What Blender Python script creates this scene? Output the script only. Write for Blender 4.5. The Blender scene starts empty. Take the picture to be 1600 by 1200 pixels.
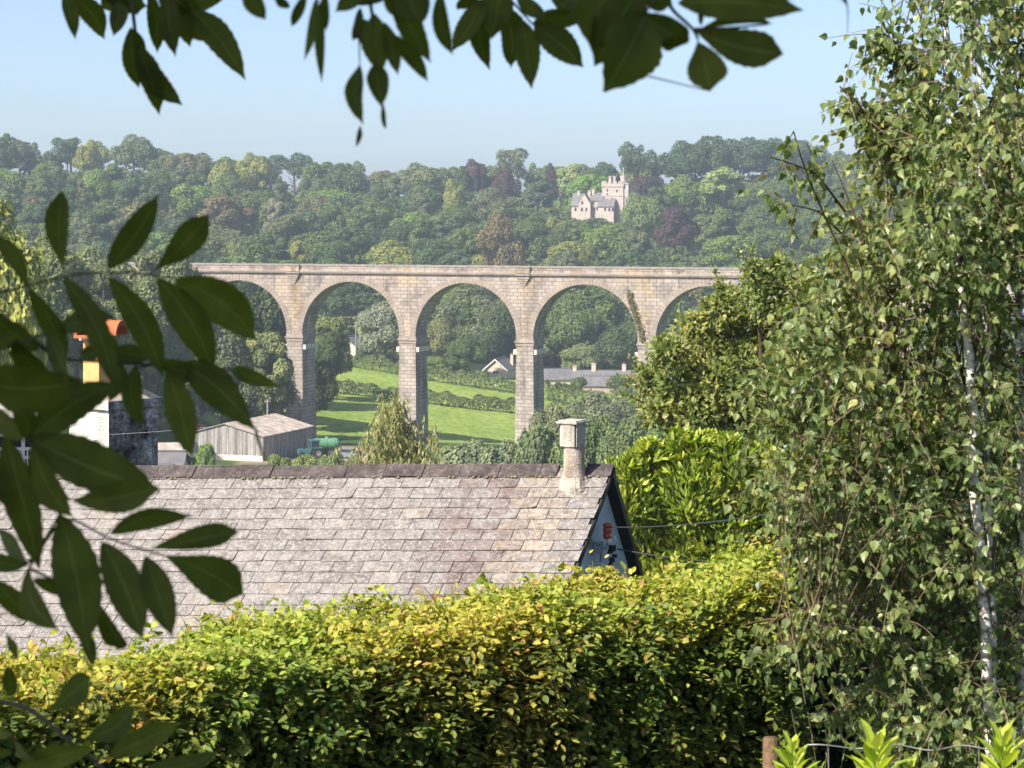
import bpy, math, random
import numpy as np
from mathutils import Vector, Matrix
PI = math.pi
rng = np.random.default_rng(7)
random.seed(7)
F, HY, ZC = 3460.0, 330.0, 44.0          # lens in photo pixels, horizon row, eye height
SC = bpy.context.scene
COL = SC.collection

def P(px, py, d):                         # a point of the place seen at photo pixel (px, py), d metres away
    return np.array(((px - 800) / F * d, d, ZC - (py - HY) / F * d))

def nrm(a):
    a = np.asarray(a, float)
    return a / np.maximum(np.linalg.norm(a, axis=-1, keepdims=True), 1e-9)

# ------------------------------------------------------------------ mesh collecting
class MB:
    def __init__(s):
        s.v, s.f, s.n = [], [], 0
    def add(s, v, f, m=0):
        v = np.asarray(v, float).reshape(-1, 3)
        f = np.asarray(f, np.int64)
        s.v.append(v); s.f.append((f + s.n, m)); s.n += len(v)
    def box(s, c, size, rz=0.0, m=0, taper=1.0):
        hx, hy, hz = np.array(size) / 2
        v = np.array([(x * (taper if z > 0 else 1), y * (taper if z > 0 else 1), z) for z in (-hz, hz) for x, y in ((-hx, -hy), (hx, -hy), (hx, hy), (-hx, hy))])
        if rz:
            c_, s_ = math.cos(rz), math.sin(rz)
            v = np.c_[v[:, 0] * c_ - v[:, 1] * s_, v[:, 0] * s_ + v[:, 1] * c_, v[:, 2]]
        s.add(v + np.array(c), [(3, 2, 1, 0), (4, 5, 6, 7), (0, 1, 5, 4), (1, 2, 6, 5), (2, 3, 7, 6), (3, 0, 4, 7)], m)
    def hexa(s, v8, m=0):                  # bottom 4 (ccw from above), top 4
        s.add(v8, [(3, 2, 1, 0), (4, 5, 6, 7), (0, 1, 5, 4), (1, 2, 6, 5), (2, 3, 7, 6), (3, 0, 4, 7)], m)
    def tube(s, pts, rad, sides=6, m=0, cap=True):
        pts = np.asarray(pts, float); n = len(pts)
        rad = np.broadcast_to(np.asarray(rad, float), (n,))
        t = nrm(np.gradient(pts, axis=0))
        ref = np.array((0, 0, 1.0)) if abs(t[0][2]) < 0.9 else np.array((1.0, 0, 0))
        a = nrm(np.cross(t, ref)); b = np.cross(t, a)
        ang = np.arange(sides) * 2 * PI / sides
        ring = pts[:, None] + rad[:, None, None] * (np.cos(ang)[None, :, None] * a[:, None] + np.sin(ang)[None, :, None] * b[:, None])
        i, j = np.meshgrid(np.arange(n - 1), np.arange(sides), indexing='ij')
        q = np.stack([i * sides + j, i * sides + (j + 1) % sides, (i + 1) * sides + (j + 1) % sides, (i + 1) * sides + j], -1).reshape(-1, 4)
        s.add(ring, q[:, ::-1], m)
        if cap and sides > 2:
            s.f.append((np.array([np.arange(sides)]) + s.n - n * sides, m))
            s.f.append((np.array([np.arange(sides)[::-1]]) + s.n - sides, m))
    def lathe(s, c, prof, sides=24, m=0):  # prof: (r, z) up the axis
        c = np.array(c, float); n = len(prof)
        ang = np.arange(sides) * 2 * PI / sides
        v = np.array([(r * math.cos(a), r * math.sin(a), z) for r, z in prof for a in ang]) + c
        q = [(i * sides + j, i * sides + (j + 1) % sides, (i + 1) * sides + (j + 1) % sides, (i + 1) * sides + j) for i in range(n - 1) for j in range(sides)]
        s.add(v, q, m)
    def prism(s, poly, axis, m=0):         # planar polygon (3-D points) pushed along a vector
        poly = np.asarray(poly, float); n = len(poly); ax = np.asarray(axis, float)
        s.add(np.r_[poly, poly + ax], [(i, (i + 1) % n, n + (i + 1) % n, n + i) for i in range(n)], m)
        s.f.append((np.array([np.arange(n)[::-1]]) + s.n - 2 * n, m))
        s.f.append((np.array([np.arange(n)]) + s.n - n, m))
    def mesh(s, name, mats, smooth=False):
        me = bpy.data.meshes.new(name)
        v = np.concatenate(s.v)
        me.vertices.add(len(v)); me.vertices.foreach_set('co', v.astype(np.float32).ravel())
        li = np.concatenate([f.ravel() for f, _ in s.f]).astype(np.int32)
        lt = np.concatenate([np.full(len(f), f.shape[1]) for f, _ in s.f]).astype(np.int32)
        mi = np.concatenate([np.full(len(f), m) for f, m in s.f]).astype(np.int32)
        ls = np.r_[0, np.cumsum(lt)[:-1]].astype(np.int32)
        me.loops.add(len(li)); me.loops.foreach_set('vertex_index', li)
        me.polygons.add(len(lt)); me.polygons.foreach_set('loop_start', ls)
        try: me.polygons.foreach_set('loop_total', lt)
        except Exception: pass
        me.polygons.foreach_set('material_index', mi)
        me.polygons.foreach_set('use_smooth', np.full(len(lt), bool(smooth)))
        for mt in (mats if isinstance(mats, (list, tuple)) else [mats]): me.materials.append(mt)
        me.update(calc_edges=True); me.validate()
        return me
    def build(s, name, mats, parent=None, smooth=False):
        return link(name, s.mesh(name, mats, smooth), parent)

def link(name, me, parent=None, loc=None, rz=0.0):
    o = bpy.data.objects.new(name, me); COL.objects.link(o)
    if parent is not None: o.parent = parent
    if loc is not None: o.location = loc
    if rz: o.rotation_euler[2] = rz
    return o
def tag(o, label=None, cat=None, group=None, kind=None):
    if label: o['label'] = label
    if cat: o['category'] = cat
    if group: o['group'] = group
    if kind: o['kind'] = kind
    return o
def thing(name, label, cat, loc=(0, 0, 0), rz=0.0, group=None):
    return tag(link(name, None, None, loc, rz), label, cat, group)

# ------------------------------------------------------------------ materials
def lin(r, g, b):
    return tuple((c / 255 / 12.92) if c / 255 <= .04045 else ((c / 255 + .055) / 1.055) ** 2.4 for c in (r, g, b)) + (1,)
def newmat(name):
    m = bpy.data.materials.new(name); m.use_nodes = True
    nt = m.node_tree; nt.nodes.clear()
    out = nt.nodes.new('ShaderNodeOutputMaterial')
    return m, nt, out
def nd(nt, t, **kw):
    n = nt.nodes.new('ShaderNode' + t)
    for k, v in kw.items():
        if k in n.inputs.keys(): n.inputs[k].default_value = v
        else: setattr(n, k, v)
    return n
def ramp(nt, src, stops):
    r = nt.nodes.new('ShaderNodeValToRGB'); nt.links.new(src, r.inputs[0])
    e = r.color_ramp.elements
    while len(e) > 1: e.remove(e[0])
    for i, (p, c) in enumerate(stops):
        el = e[0] if i == 0 else e.new(p)
        el.position = p; el.color = c if len(c) == 4 else tuple(c) + (1,)
    return r
def mixc(nt, fac, a, b, mode='MIX'):
    n = nt.nodes.new('ShaderNodeMix'); n.data_type = 'RGBA'; n.blend_type = mode
    for s_, v in ((n.inputs[0], fac), (n.inputs[6], a), (n.inputs[7], b)):
        if hasattr(v, 'links'): nt.links.new(v, s_)
        else: s_.default_value = v
    return n.outputs[2]

def leaf_mat(name, stops, transl=.35, rough=.45, spec=.35, noise=None, tcol=(1.25, 1.3, .5, 1), objcol=False, var=.35):
    m, nt, out = newmat(name)
    geo = nd(nt, 'NewGeometry')
    if objcol:
        oi = nd(nt, 'ObjectInfo')
        r = ramp(nt, geo.outputs['Random Per Island'], [(0, (1 - var, 1 - var, 1 - var * .8)), (.5, (1, 1, 1)), (1, (1 + var * 1.3, 1 + var * 1.1, 1 + var * .3))])
        col = mixc(nt, 1.0, oi.outputs['Color'], r.outputs[0], 'MULTIPLY')
    else:
        r = ramp(nt, geo.outputs['Random Per Island'], stops); col = r.outputs[0]
    if noise:
        tc = nd(nt, 'TexCoord'); nz = nd(nt, 'TexNoise', Scale=noise[0], Detail=3.0)
        nt.links.new(tc.outputs['Object'], nz.inputs['Vector'])
        rr = ramp(nt, nz.outputs['Fac'], [(.35, noise[1]), (.65, noise[2])])
        col = mixc(nt, 1.0, col, rr.outputs[0], 'MULTIPLY')
    p = nd(nt, 'BsdfPrincipled', Roughness=rough)
    p.inputs['Specular IOR Level'].default_value = spec
    nt.links.new(col, p.inputs['Base Color'])
    t = nd(nt, 'BsdfTranslucent')
    nt.links.new(mixc(nt, 1.0, col, tcol, 'MULTIPLY'), t.inputs['Color'])
    mx = nd(nt, 'MixShader'); mx.inputs[0].default_value = transl
    nt.links.new(p.outputs[0], mx.inputs[1]); nt.links.new(t.outputs[0], mx.inputs[2])
    nt.links.new(mx.outputs[0], out.inputs[0])
    return m

def plain(name, col, rough=.7, spec=.3, noise=None, bump=None, metal=0.0, streak=None):
    """col with blotchy variation; noise=(scale, colour_low, colour_high[, lo, hi]) multiplies, bump=(scale, strength)"""
    m, nt, out = newmat(name)
    p = nd(nt, 'BsdfPrincipled', Roughness=rough, Metallic=metal)
    p.inputs['Specular IOR Level'].default_value = spec
    tc = nd(nt, 'TexCoord'); c = col
    for nz_ in (noise if isinstance(noise, list) else [noise] if noise else []):
        nz = nd(nt, 'TexNoise', Scale=nz_[0], Detail=6.0, Roughness=.65)
        nt.links.new(tc.outputs['Object'], nz.inputs['Vector'])
        lo, hi = (nz_[3], nz_[4]) if len(nz_) > 3 else (.3, .7)
        r = ramp(nt, nz.outputs['Fac'], [(lo, nz_[1]), (hi, nz_[2])])
        c = mixc(nt, 1.0, c, r.outputs[0], 'MULTIPLY')
    if streak:                              # vertical weather streaks: (scale_xy, scale_z, low colour)
        mp = nd(nt, 'Mapping'); mp.inputs['Scale'].default_value = (streak[0], streak[0], streak[1])
        nt.links.new(tc.outputs['Object'], mp.inputs['Vector'])
        nz = nd(nt, 'TexNoise', Scale=1.0, Detail=5.0); nt.links.new(mp.outputs[0], nz.inputs['Vector'])
        r = ramp(nt, nz.outputs['Fac'], [(.38, streak[2]), (.62, (1, 1, 1))])
        c = mixc(nt, 1.0, c, r.outputs[0], 'MULTIPLY')
    if hasattr(c, 'links'): nt.links.new(c, p.inputs['Base Color'])
    else: p.inputs['Base Color'].default_value = c
    if bump:
        nz = nd(nt, 'TexNoise', Scale=bump[0], Detail=6.0); nt.links.new(tc.outputs['Object'], nz.inputs['Vector'])
        b = nd(nt, 'Bump', Strength=bump[1], Distance=.05); nt.links.new(nz.outputs['Fac'], b.inputs['Height'])
        nt.links.new(b.outputs[0], p.inputs['Normal'])
    nt.links.new(p.outputs[0], out.inputs[0])
    return m

def g(r, gg, b): return (r, gg, b, 1)

# ------------------------------------------------------------------ foliage geometry
def rand_unit(n):
    v = rng.normal(size=(n, 3)); return nrm(v)

T_FOLD = (np.array([(0, 0, 0), (.4, -.5, .12), (1, 0, -.12), (.4, .5, .12), (.45, 0, 0)]), np.array([(0, 4, 2, 1), (0, 3, 2, 4)])[:, ::-1])
T_OVAL = (np.array([(0, 0, 0), (.2, -.38, .06), (.5, -.5, .1), (.8, -.28, .04), (1, 0, -.08), (.8, .28, .04), (.5, .5, .1), (.2, .38, .06), (.25, 0, 0), (.55, 0, .02)]),
          np.array([(0, 8, 1, 1), (1, 8, 9, 2), (2, 9, 4, 3), (0, 7, 8, 8), (7, 6, 9, 8), (6, 5, 4, 9)]))
T_BIRCH = (np.array([(0, 0, 0), (.12, -.36, .04), (.34, -.5, .1), (.66, -.26, .05), (1, 0, -.1), (.66, .26, .05), (.34, .5, .1), (.12, .36, .04), (.35, 0, 0)]),
           np.array([(0, 8, 2, 1), (8, 4, 3, 2), (0, 7, 6, 8), (8, 6, 5, 4)]))
T_LONG = (np.array([(0, 0, 0), (.3, -.5, .1), (.7, -.42, .06), (1, 0, -.2), (.7, .42, .06), (.3, .5, .1), (.3, 0, 0), (.7, 0, -.03)]),
          np.array([(0, 6, 1, 1), (1, 6, 7, 2), (2, 7, 3, 3), (0, 5, 6, 6), (5, 4, 7, 6), (4, 3, 7, 7)]))

def add_leaves(mb, base, axis, normal, L, W, tmpl=T_FOLD, m=0):
    n = len(base)
    if n == 0: return
    ax = nrm(axis); nr = nrm(normal - np.sum(normal * ax, 1, keepdims=True) * ax)
    bt = np.cross(nr, ax)
    tv, tf = tmpl
    L = np.broadcast_to(np.asarray(L, float), (n,)); W = np.broadcast_to(np.asarray(W, float), (n,))
    v = base[:, None] + tv[None, :, 0:1] * L[:, None, None] * ax[:, None] + tv[None, :, 1:2] * W[:, None, None] * bt[:, None] + tv[None, :, 2:3] * W[:, None, None] * nr[:, None]
    k = len(tv)
    off = (np.arange(n) * k)[:, None, None]
    quads = np.array([q for q in tf if len(set(q)) == 4]).reshape(-1, 4)
    tris = []
    for q in tf:
        if len(set(q)) == 3:
            u = []
            for i in q:
                if i not in u: u.append(i)
            tris.append(u)
    n0 = mb.n
    mb.v.append(v.reshape(-1, 3)); mb.n += n * k
    if len(quads): mb.f.append(((quads[None] + off).reshape(-1, 4) + n0, m))
    if tris: mb.f.append(((np.array(tris)[None] + off).reshape(-1, 3) + n0, m))

def add_clumps(mb, pos, nor, size, m=0, jit=.38):
    """leaf clumps: ragged four-cornered faces"""
    n = len(pos)
    nr = nrm(nor + jit * rand_unit(n))
    a = nrm(np.cross(nr, rand_unit(n))); b = np.cross(nr, a)
    size = np.broadcast_to(np.asarray(size, float), (n,))
    c = np.array([(-1, -.15), (.1, -1), (1, .2), (-.15, 1)])
    uv = c[None] * (0.5 * size[:, None, None]) * rng.uniform(.55, 1.25, (n, 4, 1))
    lift = rng.uniform(-.2, .2, (n, 4, 1)) * size[:, None, None]
    v = pos[:, None] + uv[..., 0:1] * a[:, None] + uv[..., 1:2] * b[:, None] + lift * nr[:, None]
    n0 = mb.n
    mb.v.append(v.reshape(-1, 3)); mb.n += n * 4
    mb.f.append((np.arange(n * 4).reshape(n, 4) + n0, m))

def lobes_round(nl, R, zc, hz, rmin=.2, rmax=.42, flat=0.0):
    d = rand_unit(nl); d[:, 2] = np.where(d[:, 2] < -.7, -d[:, 2] * .7, d[:, 2])
    k = rng.uniform(.5, .86, (nl, 1))
    c = d * k * np.array((R, R, hz)); c[:, 2] += zc
    r = rng.uniform(rmin, rmax, nl) * R
    return c, r
def crown_points(c, r, n, squash=.8, inner=.12):
    w = r ** 2 / np.sum(r ** 2)
    idx = rng.choice(len(c), n * 2, p=w)
    d = rand_unit(n * 2); d[:, 2] = np.where(d[:, 2] < -.75, -d[:, 2], d[:, 2])
    rr = r[idx] * (1 - inner * rng.random(n * 2) ** 2 * 3)
    rr *= 1 + .10 * np.sin(d[:, 0] * 9 + idx) * np.sin(d[:, 1] * 8 + idx * 2) + rng.normal(0, .04, n * 2)
    p = c[idx] + d * rr[:, None] * np.array((1, 1, squash))
    keep = np.ones(len(p), bool)
    for j in range(len(c)):
        q = (p - c[j]) / np.array((1, 1, squash))
        keep &= ~((np.linalg.norm(q, axis=1) < r[j] * .82) & (idx != j))
    p, d = p[keep][:n], d[keep][:n]
    return p, d

def trunk_tube(mb, H, r0, m=1, limbs=5, spread=3.0, zfrac=.3, sides=7):
    z = np.linspace(-1.0, H, 7)
    pts = np.c_[np.cumsum(rng.normal(0, .12, 7)), np.cumsum(rng.normal(0, .12, 7)), z]; pts[:, :2] -= pts[1, :2]
    mb.tube(pts, np.linspace(r0 * 1.15, r0 * .3, 7), sides, m)
    for i in range(limbs):
        t = rng.uniform(zfrac, .8); p0 = np.array([np.interp(t * H, z, pts[:, k]) for k in range(3)])
        a = rng.uniform(0, 2 * PI); l = rng.uniform(.6, 1.1) * spread
        e = p0 + np.array((math.cos(a) * l, math.sin(a) * l, l * rng.uniform(.5, 1.1)))
        mid = (p0 + e) / 2 + np.array((0, 0, -.12 * l))
        mb.tube([p0, mid, e], [r0 * .42, r0 * .28, r0 * .1], 5, m)

def tree_mesh(kind, nf, size, H=16.0, R=7.0, nl=22):
    """crown and trunk of one tree kind; returns (crown MB, trunk MB)"""
    cb, tb = MB(), MB()
    if kind == 'round':
        c, r = lobes_round(nl, R, H * .53, H * .42)
        r = np.minimum(r, H * .3)
    elif kind == 'tall':
        c, r = lobes_round(nl, R * .75, H * .54, H * .45, .22, .42)
    elif kind == 'cone':
        t = rng.random(nl) ** .8; a = rng.uniform(0, 2 * PI, nl)
        rad = R * .75 * (1 - t) * rng.uniform(.3, 1, nl)
        c = np.c_[rad * np.cos(a), rad * np.sin(a), H * (.2 + .74 * t)]; r = R * (.12 + .32 * (1 - t))
    elif kind == 'pine':                  # clear stem, plates of dark needles
        a = rng.uniform(0, 2 * PI, nl); rad = R * np.sqrt(rng.random(nl)) * .8
        c = np.c_[rad * np.cos(a), rad * np.sin(a), H * rng.uniform(.48, .92, nl) - rad * .1]; r = R * rng.uniform(.26, .42, nl)
    elif kind == 'shrub':
        c, r = lobes_round(nl, R, H * .45, H * .4, .25, .42)
    p, d = crown_points(c, r, nf, .75 if kind == 'pine' else .85)
    add_clumps(cb, p, d * .75 + np.array((0, 0, .35)), size * rng.uniform(.6, 1.3, len(p)))
    # loose sprays past the outline
    k = nf // 12
    i = rng.integers(0, len(p), k)
    add_clumps(cb, p[i] + d[i] * rng.uniform(.1, .5, (k, 1)) * size * 1.5, d[i], size * .55)
    trunk_tube(tb, H * (.85 if kind in ('pine', 'cone') else .7), H * .02 + .08, 0, 4 if kind == 'cone' else 7, R * .45, .35)
    return cb, tb
# ------------------------------------------------------------------ ground shape
GYS = [-60, 0, 5, 9, 14, 25, 40, 60, 100, 160, 250, 330, 380, 400]
GZS = [44.6, 42.3, 41.3, 40.5, 39.5, 36.0, 32.5, 29, 22.5, 16.5, 10.5, 6.6, 4.6, 3.0]
SKY_X = [-300, 0, 60, 100, 150, 200, 240, 300, 370, 450, 490, 560, 610, 650, 720, 770, 830, 950, 1000, 1050, 1090, 1150, 1240, 1290, 1900]
SKY_Y = [214, 214, 222, 217, 220, 215, 224, 235, 243, 243, 254, 254, 262, 256, 257, 253, 251, 253, 250, 236, 222, 220, 222, 234, 242]
def ground(x, y):
    x = np.asarray(x, float); y = np.asarray(y, float)
    near = np.interp(y, GYS, GZS)
    xc = np.clip(x, -95, 45)
    w = np.clip((y - 370) / 40, 0, 1)
    yc = np.clip(y, 400, 600)
    field = 2.4 + .016 * (np.minimum(yc, 520) - 400) - .036 * np.clip(yc - 520, 0, 80) - .1 * (xc + 13) * np.clip((y - 360) / 50, 0, 1)
    z = near * (1 - w) + field * w
    # the valley side the viaduct runs into on the left
    sx = np.clip((-x - 46) / 42, 0, 1); sy = np.clip((y - 270) / 60, 0, 1) * np.clip((560 - y) / 90, 0, 1)
    z = z + 21 * sx * sx * (3 - 2 * sx) * sy
    px = 800 + x / np.maximum(y, 200) * F
    top = 44 - (np.interp(px, SKY_X, SKY_Y) - 330) / F * 1000 - 17
    t = np.clip((y - 585) / 415, 0, 1)
    z = np.where(y > 585, z * (1 - t) + top * t ** 1.0, z)
    z = np.where(y > 1000, top - (y - 1000) * .01, z)
    return z
def gz(x, y): return float(ground(x, y))
def ray_ground(px, py, d0=380, d1=620):
    for d in np.arange(d0, d1, .5):
        p = P(px, py, d)
        if p[2] <= gz(p[0], d): return p
    return P(px, py, d1)

# ------------------------------------------------------------------ shared materials
M = {}
M['bark'] = plain('bark', g(.11, .085, .06), .9, .1, (6, (.5, .5, .5), (1.3, 1.3, 1.3)), (20, .5))
M['pale_bark'] = plain('pale_bark', g(.42, .40, .34), .9, .1, (6, (.5, .5, .5), (1.1, 1.1, 1.1)))
M['tree_leaf'] = leaf_mat('tree_leaf', None, .22, .6, .2, (.35, (.72, .76, .8), (1.2, 1.18, 1.05)), (1.2, 1.25, .6, 1), True, .24)
def stone_blocks(name, base, mortar, bw, bh, stains=True, lich=(1.2, 1.05, .78)):
    """coursed squared granite: blocks from the wall's own coordinates (x along, z up)"""
    m, nt, out = newmat(name)
    tc = nd(nt, 'TexCoord'); sp = nd(nt, 'SeparateXYZ'); nt.links.new(tc.outputs['Object'], sp.inputs[0])
    ad = nd(nt, 'Math', operation='ADD'); nt.links.new(sp.outputs[0], ad.inputs[0]); nt.links.new(sp.outputs[1], ad.inputs[1])
    cb = nd(nt, 'CombineXYZ'); nt.links.new(ad.outputs[0], cb.inputs[0]); nt.links.new(sp.outputs[2], cb.inputs[1])
    bk = nd(nt, 'TexBrick', Scale=1.0)
    bk.inputs['Color1'].default_value = base; bk.inputs['Color2'].default_value = tuple(c * .66 for c in base[:3]) + (1,)
    bk.inputs['Mortar'].default_value = mortar; bk.inputs['Brick Width'].default_value = bw; bk.inputs['Row Height'].default_value = bh
    bk.inputs['Mortar Size'].default_value = .05; bk.inputs['Bias'].default_value = -.3
    nt.links.new(cb.outputs[0], bk.inputs['Vector'])
    c = bk.outputs['Color']
    nz = nd(nt, 'TexNoise', Scale=.25, Detail=8.0, Roughness=.7); nt.links.new(tc.outputs['Object'], nz.inputs['Vector'])
    c = mixc(nt, 1.0, c, ramp(nt, nz.outputs['Fac'], [(.3, (.5, .48, .48)), (.5, (.95, .94, .94)), (.72, (1.18, 1.15, 1.1))]).outputs[0], 'MULTIPLY')
    if stains:                             # pale yellow lichen and lime patches, most above the piers
        nz2 = nd(nt, 'TexNoise', Scale=.16, Detail=9.0, Roughness=.72); nt.links.new(tc.outputs['Object'], nz2.inputs['Vector'])
        # nearness to a pier line (every 21.3 m) and to the arch shoulders
        md = nd(nt, 'Math', operation='PINGPONG'); md.inputs[1].default_value = 10.65; nt.links.new(sp.outputs[0], md.inputs[0])
        mr = nd(nt, 'MapRange'); mr.inputs[1].default_value = 0; mr.inputs[2].default_value = 5.5; mr.inputs[3].default_value = .17; mr.inputs[4].default_value = 0
        nt.links.new(md.outputs[0], mr.inputs[0])
        zr = nd(nt, 'MapRange'); zr.inputs[1].default_value = 20; zr.inputs[2].default_value = 26; nt.links.new(sp.outputs[2], zr.inputs[0])
        mu = nd(nt, 'Math', operation='MULTIPLY'); nt.links.new(mr.outputs[0], mu.inputs[0]); nt.links.new(zr.outputs[0], mu.inputs[1])
        a2 = nd(nt, 'Math', operation='ADD'); nt.links.new(nz2.outputs['Fac'], a2.inputs[0]); nt.links.new(mu.outputs[0], a2.inputs[1])
        f = ramp(nt, a2.outputs[0], [(.56, (0, 0, 0)), (.72, (1, 1, 1))])
        c = mixc(nt, f.outputs[0], c, mixc(nt, 1.0, c, lich + (1,), 'MULTIPLY'))
        nz3 = nd(nt, 'TexNoise', Scale=.9, Detail=8.0, Roughness=.75); nt.links.new(tc.outputs['Object'], nz3.inputs['Vector'])
        f3 = ramp(nt, nz3.outputs['Fac'], [(.6, (0, 0, 0)), (.7, (1, 1, 1))])
        c = mixc(nt, f3.outputs[0], c, mixc(nt, .55, c, g(.62, .58, .5)))
    # dark rain streaks and soot down the faces
    mp = nd(nt, 'Mapping'); mp.inputs['Scale'].default_value = (.55, .55, .045); nt.links.new(tc.outputs['Object'], mp.inputs['Vector'])
    nz4 = nd(nt, 'TexNoise', Scale=1.0, Detail=7.0, Roughness=.65); nt.links.new(mp.outputs[0], nz4.inputs['Vector'])
    c = mixc(nt, 1.0, c, ramp(nt, nz4.outputs['Fac'], [(.34, (.55, .53, .52)), (.5, (1, 1, 1)), (.7, (1.1, 1.09, 1.07))]).outputs[0], 'MULTIPLY')
    p = nd(nt, 'BsdfPrincipled', Roughness=.9); p.inputs['Specular IOR Level'].default_value = .15
    nt.links.new(c, p.inputs['Base Color'])
    bm_ = nd(nt, 'Bump', Strength=.35, Distance=.05); nt.links.new(bk.outputs['Fac'], bm_.inputs['Height']); bm_.invert = True
    nt.links.new(bm_.outputs[0], p.inputs['Normal'])
    nt.links.new(p.outputs[0], out.inputs[0])
    return m
M['viaduct'] = stone_blocks('viaduct_granite', g(.395, .345, .305), g(.19, .165, .15), 1.25, .62)
M['viaduct_plain'] = plain('viaduct_dressed_stone', g(.36, .305, .265), .9, .15, [(.5, (.65, .62, .62), (1.12, 1.1, 1.05)), (3, (.8, .8, .8), (1.1, 1.1, 1.1))])
M['viaduct_cap'] = plain('viaduct_coping', g(.30, .26, .235), .9, .15, (1.5, (.6, .6, .6), (1.15, 1.15, 1.15)))
M['corbel'] = plain('pale_corbel_stone', g(.66, .61, .50), .85, .15, (2, (.8, .8, .8), (1.1, 1.1, 1.1)))
M['slate'] = plain('blue_slate', g(.135, .13, .14), .7, .3, (.8, (.7, .7, .7), (1.25, 1.2, 1.15)))
M['white'] = plain('white_paint', g(.78, .76, .71), .6, .3, (3, (.85, .85, .85), (1, 1, 1)))
M['cream'] = plain('cream_render', g(.58, .49, .40), .85, .2, (1, (.85, .85, .85), (1.05, 1.05, 1.05)))
M['glass'] = plain('dark_glass', g(.03, .035, .04), .08, .6)
M['black'] = plain('black_rubber', g(.02, .02, .02), .8, .2)
M['steel'] = plain('grey_steel', g(.35, .35, .36), .5, .4, None, None, .4)

# ------------------------------------------------------------------ ground sheet
def make_ground():
    ys = np.r_[-60, -30, -12, np.arange(-4, 30, 1.0), np.arange(30, 120, 6), np.arange(120, 380, 10), np.arange(380, 620, 3.0), np.arange(620, 1040, 14), 1100, 1250, 1500, 2000, 2600]
    fx = np.r_[-1, -.6, -.42, np.linspace(-.3, .3, 110), .42, .6, 1]
    X = fx[None, :] * (np.maximum(ys[:, None], 0) * 1.0 + 40); Y = np.repeat(ys[:, None], len(fx), 1)
    Z = ground(X, Y)
    Z = Z + np.where(Y < 300, .05, .12) * np.sin(X * .9 + Y * .3) * np.cos(Y * .7)
    v = np.stack([X, Y, Z], -1).reshape(-1, 3)
    n, k = len(ys), len(fx)
    i, j = np.meshgrid(np.arange(n - 1), np.arange(k - 1), indexing='ij')
    q = np.stack([i * k + j, i * k + j + 1, (i + 1) * k + j + 1, (i + 1) * k + j], -1).reshape(-1, 4)
    mb = MB(); mb.add(v, q)
    me = mb.mesh('ground', ground_mat(), True)
    # what grows or lies where: R pasture, G wood floor, B trodden earth of the farmyard
    x, y = v[:, 0], v[:, 1]
    px = 800 + x / np.maximum(y, 1) * F
    past = ((y > 392) & (y < 572)).astype(float)
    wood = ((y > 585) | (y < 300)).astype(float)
    yard = ((y > 326) & (y < 368) & (px > 380) & (px < 660)).astype(float)
    a = me.attributes.new('cover', 'FLOAT_COLOR', 'POINT')
    a.data.foreach_set('color', np.c_[past, wood, yard, np.ones(len(v))].astype(np.float32).ravel())
    o = link('ground', me); tag(o, 'green valley ground with pasture and wood floor rising to the hill', kind='structure')
def ground_mat():
    m, nt, out = newmat('ground_cover')
    at = nd(nt, 'Attribute', attribute_name='cover'); sp = nd(nt, 'SeparateColor'); nt.links.new(at.outputs['Color'], sp.inputs[0])
    tc = nd(nt, 'TexCoord')
    n1 = nd(nt, 'TexNoise', Scale=.06, Detail=6.0, Roughness=.6); nt.links.new(tc.outputs['Object'], n1.inputs['Vector'])
    mp = nd(nt, 'Mapping'); mp.inputs['Scale'].default_value = (.9, .42, .8); mp.inputs['Rotation'].default_value = (0, 0, .5); nt.links.new(tc.outputs['Object'], mp.inputs['Vector'])
    n2 = nd(nt, 'TexNoise', Scale=1.0, Detail=7.0, Roughness=.7); nt.links.new(mp.outputs[0], n2.inputs['Vector'])
    gr = ramp(nt, n1.outputs['Fac'], [(.3, (.145, .215, .040)), (.5, (.19, .26, .052)), (.72, (.24, .29, .08))])
    gr2 = mixc(nt, 1.0, gr.outputs[0], ramp(nt, n2.outputs['Fac'], [(.3, (.45, .52, .42)), (.5, (1, 1, 1)), (.68, (1.4, 1.28, 1.25))]).outputs[0], 'MULTIPLY')
    base = mixc(nt, sp.outputs[0], g(.05, .085, .02), gr2)
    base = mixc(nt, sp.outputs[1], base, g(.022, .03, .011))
    base = mixc(nt, sp.outputs[2], base, g(.27, .21, .14))
    p = nd(nt, 'BsdfPrincipled', Roughness=.95); p.inputs['Specular IOR Level'].default_value = .1
    nt.links.new(base, p.inputs['Base Color'])
    b = nd(nt, 'Bump', Strength=.6, Distance=.25); nt.links.new(n2.outputs['Fac'], b.inputs['Height']); nt.links.new(b.outputs[0], p.inputs['Normal'])
    nt.links.new(p.outputs[0], out.inputs[0])
    return m
make_ground()
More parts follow.
